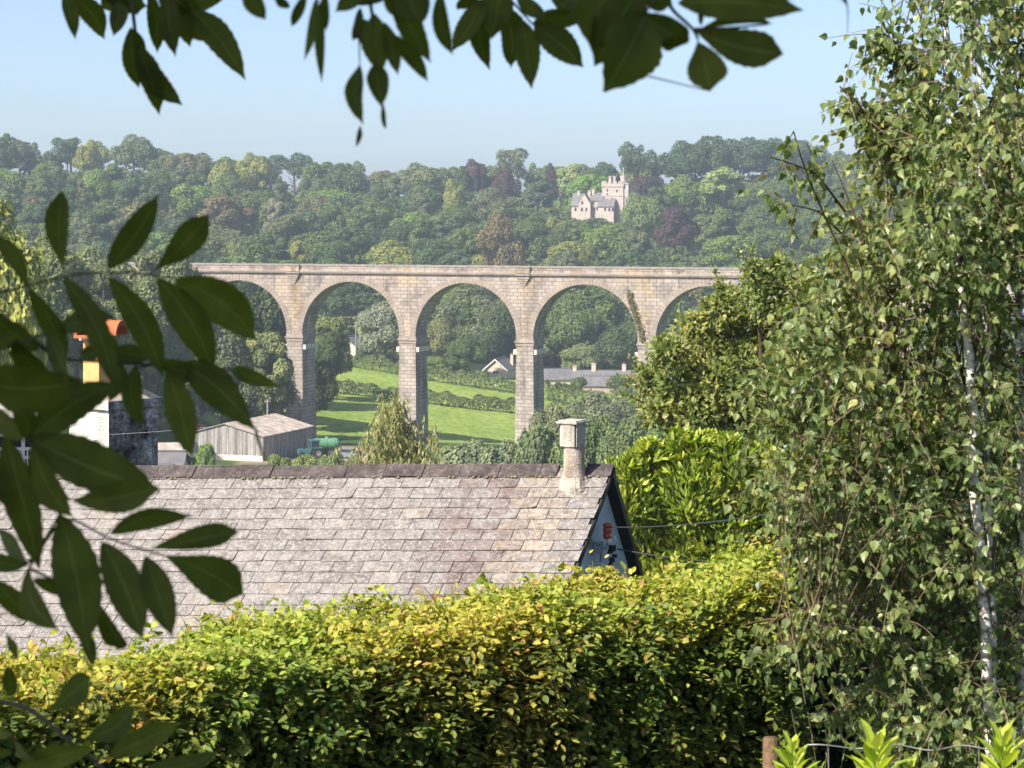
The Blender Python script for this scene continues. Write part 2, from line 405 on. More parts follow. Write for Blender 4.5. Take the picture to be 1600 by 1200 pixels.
# ------------------------------------------------------------------ viaduct
VO = np.array((-37.9, 385.9, 0.0)); VA = -math.radians(20)
VU = np.array((math.cos(VA), math.sin(VA), 0)); VB = np.array((-math.sin(VA), math.cos(VA), 0))
def vworld(s, t, z): return VO + s * VU + t * VB + np.array((0, 0, z))
def make_viaduct():
    root = thing('viaduct', 'tall granite railway viaduct of round arches on tapering piers across the valley', 'viaduct', tuple(VO), VA)
    BAY, HP, R, ZS, ZW, D = 21.3, 1.5, 9.15, 22.7, 33.3, 5.2
    k0, k1 = -3, 6
    NA = 40
    for k in range(k0, k1 + 1):
        s = BAY * k
        w = vworld(s, 2.6, 0); zb = min(gz(w[0], w[1]), gz(*vworld(s, 0, 0)[:2]), gz(*vworld(s, D, 0)[:2])) - 1.2
        b = .24 + .011 * (0 - zb)                 # batter at the foot
        e = .23 * (ZS - zb) / 22
        mb = MB()
        mb.hexa([(s - HP - e, -e, zb), (s + HP + e, -e, zb), (s + HP + e, D + e, zb), (s - HP - e, D + e, zb),
                 (s - HP, 0, ZS - 1.3), (s + HP, 0, ZS - 1.3), (s + HP, D, ZS - 1.3), (s - HP, D, ZS - 1.3)])
        pier = mb.build('pier', M['viaduct'], root)
        mb = MB()
        mb.box((s, D / 2, ZS - 1.05), (2 * HP + .22, D + .22, .5)); mb.box((s, D / 2, ZS - .65), (2 * HP + .5, D + .5, .3)); mb.box((s, D / 2, ZS - .25), (2 * HP + .16, D + .16, .5))
        mb.build('impost', M['viaduct_plain'], pier)
        for sd in (-1, 1):
            for t in (.55, 2.0, 3.3, 4.6) if sd > 0 else (.45, 4.6):
                if -1 <= k <= 4:
                    mb = MB(); mb.box((s + sd * (HP + .22), t, ZS - 2.35), (.66, .8, .8)); mb.build('corbel', M['corbel'], pier)
    for k in range(k0, k1):
        c = BAY * (k + .5)
        th = np.linspace(PI, 0, NA + 1)
        ax, az = c + R * np.cos(th), ZS + R * np.sin(th)
        sx = np.r_[c - BAY / 2, ax, c + BAY / 2]
        mb = MB()
        for t, flip in ((0.0, 0), (D, 1)):
            lo = np.c_[ax, np.full(NA + 1, t), az]; hi = np.c_[ax, np.full(NA + 1, t), np.full(NA + 1, ZW)]
            q = np.array([(i, i + 1, NA + 2 + i, NA + 1 + i) for i in range(NA)])
            mb.add(np.r_[lo, hi], q[:, ::-1] if flip else q)
            for xa, xb in ((c - BAY / 2, ax[0]), (ax[-1], c + BAY / 2)):
                v = [(xa, t, ZS), (xb, t, ZS), (xb, t, ZW), (xa, t, ZW)]
                mb.add(v, [(3, 2, 1, 0)] if flip else [(0, 1, 2, 3)])
        lo = np.c_[ax, np.zeros(NA + 1), az]; hi = np.c_[ax, np.full(NA + 1, D), az]
        mb.add(np.r_[lo, hi], [(i, NA + 1 + i, NA + 2 + i, i + 1) for i in range(NA)])
        arch = mb.build('arch', M['viaduct'], root)
        mb = MB()
        nv = 46
        for i in range(nv):                       # separate wedge stones, joints 2 cm
            a0, a1 = PI * (i + .035) / nv, PI * (i + .965) / nv
            r1 = R + .92 + (.07 if i % 2 else 0)
            pr = -.06 - .02 * rng.random()
            pts = [(c + r * math.cos(a), t, ZS + r * math.sin(a)) for t in (pr, .05) for r, a in ((R - .01, a0), (R - .01, a1), (r1, a1), (r1, a0))]
            mb.hexa(pts)
        mb.build('arch_ring', M['viaduct_plain'], arch)
    s0, s1 = BAY * k0 - 60, BAY * k1 + 40
    mb = MB()
    for a, b in ((s0, BAY * k0), (BAY * k1, s1)):
        mb.box(((a + b) / 2, D / 2, (ZW + 5) / 2), (b - a, D, ZW - 5))
    mb.build('abutment', M['viaduct'], root)
    mb = MB(); mb.box(((s0 + s1) / 2, D / 2, ZW + .05), (s1 - s0, D - .02, .1)); mb.build('deck', M['viaduct_cap'], root)
    mb = MB()
    for t in (-.12, D + .12):
        mb.box(((s0 + s1) / 2, t, ZW + .26), (s1 - s0, .5, .3)); mb.box(((s0 + s1) / 2, t, ZW + .02), (s1 - s0, .34, .18))
    mb.build('string_course', M['viaduct_plain'], root)
    for t, f in ((.05, -1), (D - .05, 1)):
        mb = MB(); mb.box(((s0 + s1) / 2, t, ZW + .80), (s1 - s0, .42, .78))
        pa = mb.build('parapet', M['viaduct'], root)
        mb = MB()
        x = s0
        while x < s1:
            l = rng.uniform(1.6, 2.3); mb.box((x + l / 2, t, ZW + 1.30 + rng.uniform(-.012, .012)), (l - .03, .6, .22)); x += l
        mb.build('coping', M['viaduct_cap'], pa)
    for k in (-2, 0, 2, 4):                       # corbelled refuges over every other pier
        s = BAY * k
        mb = MB()
        for i in range(5):
            w = .5 + .42 * i; pj = .10 + .085 * i
            mb.box((s - .2, -pj / 2, ZW - 1.95 + .36 * i), (w, pj, .3))
        rf = mb.build('refuge', M['viaduct_plain'], root)
        mb = MB(); mb.box((s - .2, -.27, ZW + .74), (2.5, .5, .98)); mb.build('refuge_wall', M['viaduct'], rf)
        mb = MB(); mb.box((s - .2, -.29, ZW + 1.34), (2.74, .68, .24)); mb.box((s - .2, -.27, ZW + .02), (2.6, .56, .3)); mb.build('refuge_coping', M['viaduct_cap'], rf)
    # weeds and damp growth hanging at the shoulder of the fourth visible pier
    mb = MB(); n = 420
    t = rng.random(n)
    base = np.c_[BAY * 3 - 3.1 + 2.6 * t ** 1.2 + rng.normal(0, .22, n), -.12 - .25 * rng.random(n), ZW - 3.0 - 7.5 * t ** 1.3 + rng.normal(0, .35, n)]
    add_clumps(mb, base, np.tile((0, -1.0, .4), (n, 1)), .34)
    o = mb.build('hanging_weed', leaf_mat('dry_weed', [(0, (.10, .055, .02)), (.5, (.07, .08, .02)), (1, (.17, .13, .04))], .2), root)
make_viaduct()

# ------------------------------------------------------------------ gabled buildings
def gable_house(name, label, cat, loc, rz, L, W, eave, ridge, wall, roof, over=.3, windows=(), chimneys=(), thick=.16, group=None, barge=None, hipdrop=0):
    """ridge along local x; windows: (face, along, z, w, h) with face in '-y','+y','-x','+x'; chimneys: (x, y, w, h, pots)"""
    root = thing(name, label, cat, loc, rz, group)
    mb = MB(); x, y = L / 2, W / 2
    mb.add([(-x, -y, -2), (x, -y, -2), (x, y, -2), (-x, y, -2), (-x, -y, eave), (x, -y, eave), (x, y, eave), (-x, y, eave), (-x, 0, ridge), (x, 0, ridge)],
           [(0, 1, 5, 4), (2, 3, 7, 6)])
    mb.f.append((np.array([(1, 2, 6, 9, 5)]), 0)); mb.f.append((np.array([(3, 0, 4, 8, 7)]), 0))
    mb.build('wall', wall, root)
    mb = MB(); sl = (ridge - eave) / y
    for sd in (-1, 1):
        a, b = (-x - over), (x + over); ye = sd * (y + over); ze = eave - over * sl
        v = [(a, 0, ridge + .02), (b, 0, ridge + .02), (b, ye, ze + .02), (a, ye, ze + .02)]
        t = np.array((0, 0, thick))
        v = np.array(v)
        if sd < 0: mb.hexa(np.r_[v[::-1], v[::-1] + t])
        else: mb.hexa(np.r_[v, v + t])
    rf = mb.build('roof', roof, root)
    mb = MB(); mb.box((0, 0, ridge + thick + .02), (L + 2 * over + .02, .3, .12)); mb.build('ridge_cap', roof, rf)
    for cx, cy, w, h, pots in chimneys:
        zt = ridge + h
        mb = MB(); mb.box((cx, cy, (zt + eave) / 2), (w, w * .8, zt - eave)); mb.box((cx, cy, zt + .08), (w * 1.15, w * .95, .18))
        ch = mb.build('chimney', wall if not isinstance(wall, list) else wall[0], rf)
        for i in range(pots):
            mb = MB(); mb.lathe((cx + (i - (pots - 1) / 2) * w * .45, cy, zt + .17), [(.17, 0), (.14, .5), (.17, .52), (.0, .52)], 10); mb.build('chimney_pot', M['terracotta'], ch)
            break
    for face, al, z, w, h in windows:
        ax = face[1]; sg = -1 if face[0] == '-' else 1
        mb, mg = MB(), MB()
        def put(b, off, da, dz, sa, sz, dp):
            if ax == 'y': b.box((al + da, sg * (y + off), z + dz), (sa, dp, sz))
            else: b.box((sg * (x + off), al + da, z + dz), (dp, sa, sz))
        put(mb, .03, -w / 2, 0, .09, h + .1, .1); put(mb, .03, w / 2, 0, .09, h + .1, .1); put(mb, .03, 0, h / 2, w - .1, .09, .1); put(mb, .05, 0, -h / 2, w - .1, .1, .16); put(mb, .03, 0, 0, .07, h - .1, .08)
        put(mg, .0, 0, 0, w - .1, h - .1, .06)
        fr = mb.build('window', M['white'], root); mg.build('pane', M['glass'], fr)
    return root
M['terracotta'] = plain('terracotta', g(.42, .14, .06), .8, .2, (4, (.75, .7, .7), (1.15, 1.1, 1.05)))
M['stone'] = plain('house_stone', g(.42, .36, .30), .9, .15, [(.6, (.7, .7, .72), (1.15, 1.1, 1.05)), (3, (.8, .8, .8), (1.1, 1.1, 1.1))])
M['boards'] = plain('weathered_boards', g(.40, .38, .36), .9, .15, (2, (.8, .8, .8), (1.1, 1.1, 1.1)), None, 0, (3.2, .12, (.5, .48, .46)))
M['dark_boards'] = plain('dark_boards', g(.10, .10, .11), .9, .15, None, None, 0, (3, .15, (.5, .5, .5)))
M['sheet_roof'] = plain('fibre_cement_roof', g(.46, .40, .35), .85, .2, (.8, (.8, .8, .8), (1.12, 1.1, 1.1)), None, 0, (.8, .8, (.75, .72, .7)))
def at(px, d):
    x = (px - 800) / F * d
    return (x, d, gz(x, d))

# the barn: gable of boards towards us, long side away to the right
def make_barn():
    L, W = 17, 12.6
    b = P(352, 700, 334)
    yaw = math.radians(90 - 20)
    c = np.array((b[0], b[1], 0)) + np.array((math.cos(yaw), math.sin(yaw), 0)) * L / 2
    z0 = 6.3
    root = thing('barn', 'low grey timber barn with pale sheet roof below the left viaduct pier', 'barn', (c[0], c[1], z0), yaw)
    x, y, ev, rd = L / 2, W / 2, 3.9, 5.6
    mb = MB()
    mb.add([(-x, -y, -2), (x, -y, -2), (x, y, -2), (-x, y, -2), (-x, -y, ev), (x, -y, ev), (x, y, ev), (-x, y, ev), (-x, 0, rd), (x, 0, rd)], [(0, 1, 5, 4), (2, 3, 7, 6)])
    mb.f.append((np.array([(1, 2, 6, 9, 5)]), 0)); mb.f.append((np.array([(3, 0, 4, 8, 7)]), 0))
    mb.box((-x - .06, 0, .35), (.1, W, 1.3), 0, 1)
    w = mb.build('wall', [M['boards'], M['corbel']], root)
    mb = MB()                                  # board-on-board gable and side
    for i in range(42):
        yy = -y + (i + .5) * W / 42; zt = rd - (rd - ev) * abs(yy) / y
        mb.box((-x - .05 - .03 * (i % 2), yy, (zt + 1.0) / 2), (.06, W / 42 - .035, zt - 1.0))
    for i in range(56):
        mb.box((-x + (i + .5) * L / 56, -y - .05 - .03 * (i % 2), ev / 2), (L / 56 - .03, .06, ev - .1))
    mb.build('cladding', M['boards'], root)
    mb = MB(); sl = (rd - ev) / y; o = .35
    for sd in (-1, 1):
        v = np.array([(-x - o, 0, rd + .05), (x + o, 0, rd + .05), (x + o, sd * (y + o), ev - o * sl + .05), (-x - o, sd * (y + o), ev - o * sl + .05)])
        v = v[::-1] if sd < 0 else v
        mb.hexa(np.r_[v, v + (0, 0, .1)])
        for i in range(8):                     # lapped sheet joints
            xx = -x + (i + .5) * L / 8
            mb.hexa(np.array([(xx - .06, 0, rd + .15), (xx + .06, 0, rd + .15), (xx + .06, sd * (y + o), ev - o * sl + .15), (xx - .06, sd * (y + o), ev - o * sl + .15)])[::sd].tolist() + (np.array([(xx - .06, 0, rd + .19), (xx + .06, 0, rd + .19), (xx + .06, sd * (y + o), ev - o * sl + .19), (xx - .06, sd * (y + o), ev - o * sl + .19)])[::sd]).tolist())
    mb.build('roof', M['sheet_roof'], root)
make_barn()
# post behind the barn
mb = MB(); p = np.array(at(418, 355)); mb.tube([p + (0, 0, -1), p + (0, 0, 8.3)], [.16, .12], 8); mb.box(p + (0, 0, 7.9), (.9, .1, .1)); mb.tube([p + (-.35, 0, 7.95), p + (-.35, 0, 8.15)], .05, 6)
tag(mb.build('telegraph_pole', M['pale_bark']), 'thin pale pole standing up behind the timber barn roof', 'pole')

# farm sheds left of the barn
def shed_row():
    p = P(262, 722, 300)
    gable_house('farm_shed', 'small pale block farm shed with flat sheet roof beside the white chimney', 'shed', (p[0] - 1.4, 306, 6.3 + 2.0), math.radians(12), 4.4, 4.6, 2.9, 3.5, M['cream'], M['sheet_roof'], .25, [('-y', .9, 1.6, 1.7, 1.1)])
    gable_house('farm_outhouse', 'dark fronted open farm shed behind the slate dormers', 'shed', (p[0] + .6, 300, 6.6 + 1.5), math.radians(12), 4.2, 3.4, 3.0, 3.35, M['dark_boards'], M['sheet_roof'], .3)
    root = gable_house('slate_cottage', 'grey slate roofed cottage with small dormers peeping over the roof ridge', 'cottage', (P(243, 724, 210)[0], 210, 16.7), math.radians(-4), 5.6, 5.2, 2.2, 4.4, M['white'], M['slate'], .25)
    for dx in (-1.2, .35, 1.5):
        mb = MB()
        v = np.array([(dx - .45, -2.2, 2.75), (dx + .45, -2.2, 2.75), (dx + .45, -1.0, 2.75), (dx - .45, -1.0, 2.75)])
        mb.hexa(np.r_[v, v + (0, 0, .55)]); 
        d_ = mb.build('dormer', M['white'], root)
        mb = MB(); v = np.array([(dx - .6, -2.4, 3.28), (dx + .6, -2.4, 3.28), (dx + .6, -.8, 3.5), (dx - .6, -.8, 3.5)]); mb.hexa(np.r_[v, v + (0, 0, .1)]); mb.build('dormer_roof', M['slate'], d_)
        mb = MB(); mb.box((dx, -2.22, 3.0), (.6, .05, .4)); mb.build('pane', M['glass'], d_)
    gable_house('lean_to', 'long green grey sheet roofed lean to between cottage and barn', 'shed', (P(285, 716, 260)[0], 262, 10.6), math.radians(3), 5.4, 2.6, 2.6, 3.1, M['white'], plain('green_sheet', g(.20, .24, .17), .8, .2, (1, (.8, .8, .8), (1.1, 1.1, 1.1))), .3)
shed_row()

# far houses behind the viaduct
hz = lambda px, d, dz=0: (lambda a: (a[0], a[1], a[2] + dz))(at(px, d))
gable_house('bungalow', 'cream bungalow with white bargeboards on its gable seen through the middle arch', 'house', (P(782, 600, 558)[0], 564, gz(-3, 564) - .1), math.radians(90 - 14), 11, 6.0, 2.3, 4.9, M['cream'], M['slate'], .4, [('-x', -.1, 1.7, 1.5, .9)], [(3.2, -2.2, .9, .6, 1)])
def verge_boards(root, L, W, ev, rd, o):
    mb = MB(); y = W / 2 + o; sl = (rd - ev) / (W / 2)
    for sd in (-1, 1):
        v = np.array([(-L / 2 - o - .06, 0, rd - .12), (-L / 2 - o, 0, rd - .12), (-L / 2 - o, sd * y, ev - o * sl - .12), (-L / 2 - o - .06, sd * y, ev - o * sl - .12)])
        mb.hexa(np.r_[v, v + (0, 0, .36)])
    mb.build('bargeboard', M['white'], root)
verge_boards(bpy.data.objects['bungalow'], 11, 6.0, 2.3, 4.9, .4)
gable_house('farmhouse', 'long low slate roofed farmhouse with white chimney beyond the fourth arch', 'house', (P(955, 600, 556)[0], 562, gz(25, 562) - .1), math.radians(-3), 27, 6, 2.4, 4.6, M['cream'], M['slate'], .3, [('-y', -9, 1.4, 1, 1), ('-y', -4, 1.4, 1, 1)], [(-9.0, 0, 1.0, .9, 1), (-4.2, 0, 1.1, 1.7, 1), (3.5, 0, 1.0, 1.5, 1)])
gable_house('slate_wing', 'small slate roofed house with gable end right of the third pier', 'house', (P(862, 600, 540)[0], 543, gz(10, 543) - .3), math.radians(8), 9, 5, 2.1, 4.4, M['cream'], M['slate'], .3)
gable_house('farm_building', 'low stone farm building with grey slate roof below the orange flowered shrub', 'barn', (P(946, 600, 532)[0], 536, gz(22, 536) - .3), math.radians(-6), 9.8, 5, 2.0, 4.0, M['stone'], M['slate'], .3)
gable_house('hillfoot_house', 'small pale house with grey roof beside the silvery willow', 'house', (P(548, 548, 575)[0], 578, gz(-42, 578) + 1.5), math.radians(62), 6, 6, 2.4, 4.6, M['cream'], M['slate'], .3, [('-x', 0, 1.6, 1.2, .9)])
for px, d, ty, lb in ((556, 566, 502, 'tall grey pole beside the small pale house under the second arch'), (562, 572, 512, 'shorter grey pole just right of the taller one by the silvery willow')):
    p = np.array(at(px, d)); top = P(px, ty, d)[2]
    mb = MB(); mb.tube([p, (p[0], p[1], top)], [.14, .1], 6); mb.box((p[0], p[1], top - .5), (1.3, .1, .1)); mb.box((p[0], p[1], top - 1.1), (1.0, .1, .1))
    tag(mb.build('telegraph_pole', M['pale_bark']), lb, 'pole')

# turreted house on the wooded hill
def make_castle():
    d = 900; sc = d / F
    zb = P(0, 335, d)[2]                                   # 42.7
    base = P(936, 335, d)
    root = thing('turreted_house', 'pale stone turreted country house with battlemented tower on the wooded hillside', 'country house', (base[0], d, zb), math.radians(-16))
    X = lambda px: (px - 936) * sc
    Z = lambda py: (335 - py) * sc
    st = M['castle'] = plain('castle_stone', g(.46, .405, .365), .9, .15, [(.35, (.75, .74, .74), (1.12, 1.08, 1.05)), (1.5, (.85, .85, .85), (1.1, 1.1, 1.1))])
    # tower
    tx0, tx1 = X(941), X(975); w = tx1 - tx0; tcx = (tx0 + tx1) / 2; dp = 8.5; ty = 4.0
    mb = MB(); mb.box((tcx, ty, (Z(292) - 6) / 2), (w, dp, Z(292) + 6)); tower = mb.build('tower', st, root)
    mb = MB(); mb.box((tcx, ty, Z(291)), (w + .5, dp + .5, .45)); mb.box((tcx, ty, Z(305.5)), (w + .4, dp + .4, .3)); mb.build('string_course', st, tower)
    mb = MB(); wt = .5; zt = Z(291) + .25
    for sx, sy, lx, ly in ((0, -dp / 2, w, wt), (0, dp / 2, w, wt), (-w / 2, 0, wt, dp), (w / 2, 0, wt, dp)):
        mb.box((tcx + sx, ty + sy, zt + .45), (lx + (.4 if lx > 1 else 0), ly + (.4 if ly > 1 else 0), .9))
        n = 4
        for i in range(n):
            f = (i + .5) / n - .5
            mb.box((tcx + sx + (f * w if lx > 1 else 0), ty + sy + (f * dp if ly > 1 else 0), zt + 1.35), (w / n * .62 if lx > 1 else wt + .1, dp / n * .62 if ly > 1 else wt + .1, .9))
    mb.build('battlement', st, tower)
    mb = MB()
    for dx, dz in ((-w * .25, 297), (w * .2, 298.5), (-w * .25, 304)):
        mb.box((tcx + dx, ty - dp / 2 - .02, Z(dz)), (.55, .2, 1.1))
    mb.box((tcx + w / 2 + .02, ty - 1.5, Z(297)), (.2, .5, 1.6)); mb.box((tcx + w / 2 + .02, ty - 1.5, Z(310)), (.2, .5, 1.2))
    mb.build('window', M['glass'], tower)
    mb = MB(); mb.lathe((tx1 - 1.3, ty + 1.5, zt), [(1.15, 0), (1.15, 3.2), (1.35, 3.3), (1.35, 4.1), (0, 4.1)], 10); tr = mb.build('turret', st, tower)
    mb = MB(); mb.tube([(tx1 - 1.3, ty + 1.5, zt + 4.1), (tx1 - 1.3, ty + 1.5, zt + 7.4)], .1, 6); mb.build('flagpole', M['white'], tr)
    mb = MB()
    for px in (948, 955):
        mb.box((X(px) + .3, ty + 1, zt + 1.6), (1.0, 1.0, 4.2)); mb.box((X(px) + .3, ty + 1, zt + 3.8), (1.2, 1.2, .3))
    mb.build('chimney', st, tower)
    mb = MB(); q0 = np.array((X(957.5), ty, zt + 2.2)); mb.tube([q0, q0 + (1.2, 0, 2.9)], .09, 5); mb.build('aerial', M['steel'], tower)
    # right shoulder bay, lower and nearer the right
    mb = MB(); mb.box((tx1 + 1.0, ty - 1.2, (Z(288.5) - 6) / 2), (2.0, 5.0, Z(288.5) + 6)); mb.box((tx1 + 1.0, ty - 1.2, Z(288) + .2), (2.3, 5.3, .5)); mb.build('stair_turret', st, root)
    # ranges
    def rangeb(x0, x1, y0, y1, ev, rd, along, nm):
        mb = MB(); x, y = (x1 - x0) / 2, (y1 - y0) / 2; cx, cy = (x0 + x1) / 2, (y0 + y1) / 2
        if along == 'x':
            v = [(x0, y0, -6), (x1, y0, -6), (x1, y1, -6), (x0, y1, -6), (x0, y0, ev), (x1, y0, ev), (x1, y1, ev), (x0, y1, ev), (x0, cy, rd), (x1, cy, rd)]
            fl = [(0, 1, 5, 4), (2, 3, 7, 6)]; pe = [(1, 2, 6, 9, 5), (3, 0, 4, 8, 7)]
        else:
            v = [(x0, y0, -6), (x1, y0, -6), (x1, y1, -6), (x0, y1, -6), (x0, y0, ev), (x1, y0, ev), (x1, y1, ev), (x0, y1, ev), (cx, y0, rd), (cx, y1, rd)]
            fl = [(1, 2, 6, 5), (3, 0, 4, 7)]; pe = [(0, 1, 5, 8, 4), (2, 3, 7, 9, 6)]
        mb.add(v, fl); [mb.f.append((np.array([q]), 0)) for q in pe]
        wl = mb.build(nm, st, root)
        mb = MB()
        for sd in (-1, 1):
            if along == 'x': q = np.array([(x0 - .2, cy, rd + .1), (x1 + .2, cy, rd + .1), (x1 + .2, cy + sd * (y + .3), ev - .1), (x0 - .2, cy + sd * (y + .3), ev - .1)])
            else: q = np.array([(cx, y1 + .1, rd + .1), (cx, y0 + .25, rd + .1), (cx + sd * (x + .3), y0 + .25, ev - .1), (cx + sd * (x + .3), y1 + .1, ev - .1)])
            q = q if sd > 0 else q[::-1]
            mb.hexa(np.r_[q, q + (0, 0, .2)])
        mb.build('roof', M['slate'], wl)
        return wl
    a = rangeb(X(893), X(925), -1.5, 4.5, Z(322), Z(303), 'x', 'west_range')
    b = rangeb(X(907), X(926), -4.2, 1.5, Z(318), Z(303.5), 'y', 'gabled_wing')
    c = rangeb(X(938), X(963), -4.0, 2.0, Z(323), Z(311), 'x', 'east_range')
    e = rangeb(X(924), X(943), -2.0, 4.0, Z(314), Z(302), 'x', 'middle_range')
    def win(par, pts, y):
        for px, py in pts:
            mb = MB(); mb.box((X(px), y - .03, Z(py)), (.75, .2, 1.25)); mb.build('window', M['glass'], par)
    win(b, ((913, 316.5), (912.5, 327), (919.5, 327)), -4.2); win(a, ((899.5, 327),), -1.5); win(c, ((949.5, 327), (956, 327.5), (961.5, 327.5)), -4.0); win(e, ((928.5, 317), (930, 327), (935, 326)), -2.0)
    for px, t, y in ((902, 298.5, 1.5), (920.5, 298, 0), (926.5, 296.5, 0.5), (955, 309, -1)):
        mb = MB(); mb.box((X(px), y, Z(t + 6)), (1.1, 1.0, 3.2)); mb.box((X(px), y, Z(t)), (1.3, 1.2, .35)); mb.build('chimney', st, e)
make_castle()
# ------------------------------------------------------------------ tree kinds shared by the far wood
KINDS = {}
def make_kinds():
    def mk(key, n, *a, **k):
        KINDS[key] = []
        for i in range(n):
            cb, tb = tree_mesh(*a, **k)
            m1 = cb.mesh(key + '_crown', M['tree_leaf']); m2 = tb.mesh(key + '_trunk', M['bark'])
            # one mesh holding both for trees too far to show their trunks
            both = MB(); both.v = cb.v + tb.v; both.f = list(cb.f) + [(f + cb.n, 1) for f, _ in tb.f]; both.n = cb.n + tb.n
            KINDS[key].append((m1, m2, both.mesh(key + '_tree', [M['tree_leaf'], M['bark']])))
    mk('round', 6, 'round', 8200, .60, 16, 8.0, 34)
    mk('tall', 4, 'tall', 6500, .58, 19, 6.5, 28)
    mk('cone', 2, 'cone', 4600, .55, 19, 5.5, 34)
    mk('pine', 3, 'pine', 4600, .58, 20, 7.0, 24)
    mk('big', 4, 'round', 15000, .5, 16, 8.0, 34)
    mk('bigtall', 2, 'tall', 12000, .48, 19, 6.5, 30)
    mk('shrub', 3, 'shrub', 7000, .42, 6, 4.5, 26)
make_kinds()
TREE_N = 0
def put_tree(key, x, y, h, wid, col0, name, label, cat='tree', group=None, parts=False, z=None, i=None):
    global TREE_N
    col = [c * 1.9 for c in col0]
    TREE_N += 1
    k = KINDS[key]; ms = k[(TREE_N if i is None else i) % len(k)]
    H = {'round': 16, 'tall': 19, 'cone': 19, 'pine': 20, 'big': 16, 'bigtall': 19, 'shrub': 6}[key]
    R = {'round': 8, 'tall': 6.5, 'cone': 5.5, 'pine': 7, 'big': 8, 'bigtall': 6.5, 'shrub': 4.5}[key]
    zz = gz(x, y) - .2 if z is None else z
    rz = rng.uniform(0, 2 * PI)
    sc = (wid / (2 * R), wid / (2 * R), h / H)
    if parts:
        r = thing(name, label, cat, (x, y, zz), rz, group); r.scale = sc
        c = link('crown', ms[0], r); c.color = tuple(col) + (1,)
        link('trunk', ms[1], r)
    else:
        r = link(name, ms[2], None, (x, y, zz), rz); r.scale = sc; r.color = tuple(col) + (1,)
        tag(r, label, cat, group)
    return r

# ------------------------------------------------------------------ the wood on the far hill
PAL = [('mid green', (.060, .082, .026), 30), ('dark green', (.040, .062, .024), 26), ('grey green', (.072, .085, .042), 14), ('olive brown', (.082, .078, .036), 6),
       ('yellow green', (.125, .138, .036), 5), ('bright green', (.085, .125, .028), 9), ('bluish green', (.048, .070, .036), 8), ('copper', (.050, .030, .030), .6)]
def where_x(px):
    for a, t in ((-60, 'past the left edge'), (60, 'at the far left end'), (180, 'left of the upright leaflets'), (300, 'behind the upright leaflets'), (440, 'over the first arch'), (500, 'over the first pier'), (620, 'over the second arch'),
                 (685, 'over the second pier'), (800, 'over the third arch'), (860, 'over the third pier'), (930, 'over the fourth arch'), (995, 'under the turreted house'), (1060, 'over the fourth pier'), (1170, 'over the fifth arch'), (1270, 'beside the birch tip'), (1420, 'behind the birch top'), (1600, 'at the right edge'), (9999, 'past the right edge')):
        if px < a: return t
def where_y(py, d):
    if py < 285 and d > 925: return 'on the skyline'
    if py < 300: return 'just below the skyline'
    if py < 335: return 'high on the hill'
    if py < 372: return 'half way down the hill'
    if py < 412: return 'low above the parapet'
    return 'at the foot of the wood'
TREES = []
def plan_wood():
    cand = []
    row = 0
    for d in np.arange(606, 1005, 33):
        n = 0
        sp = rng.uniform(17, 18.5) if d < 940 else 14.5
        x0, x1 = (-330 - 800) / F * d, (1780 - 800) / F * d
        x = x0 + (row % 2) * sp / 2
        while x < x1:
            xx, dd = x + rng.normal(0, 3.2), d + rng.normal(0, 8)
            cand.append([xx, dd]); x += sp * rng.uniform(.85, 1.2)
        row += 1
    names = [p[0] for p in PAL]; w = np.array([p[2] for p in PAL], float); w /= w.sum()
    for x, d in cand:
        px = 800 + x / d * F
        i = rng.choice(len(PAL), p=w)
        r = rng.random()
        key = 'round' if r < .62 else 'tall' if r < .9 else 'cone'
        if names[i] in ('yellow green', 'copper'): key = 'round'
        wid = rng.uniform(16, 23) * (1 if key == 'round' else .8 if key == 'tall' else .7); h = rng.uniform(13.5, 18.5) * (1.0 if key == 'round' else 1.12)
        if names[i] == 'yellow green': wid *= .75; h *= .9
        TREES.append(dict(key=key, x=x, d=d, h=h, w=wid, c=PAL[i][1], cn=names[i], px=px))
plan_wood()
def special(px, d, top, wpx, key, col, cn, h=None):
    x = (px - 800) / F * d; zt = P(px, top, d)[2]; z = gz(x, d)
    TREES.append(dict(key=key, x=x, d=d, h=max(4, zt - z), w=wpx / F * d, c=col, cn=cn, px=px, sp=True))
CU, YG, BG, DK, OB, LG = (.042, .024, .028), (.135, .142, .04), (.085, .15, .03), (.036, .056, .026), (.10, .078, .04), (.115, .15, .05)
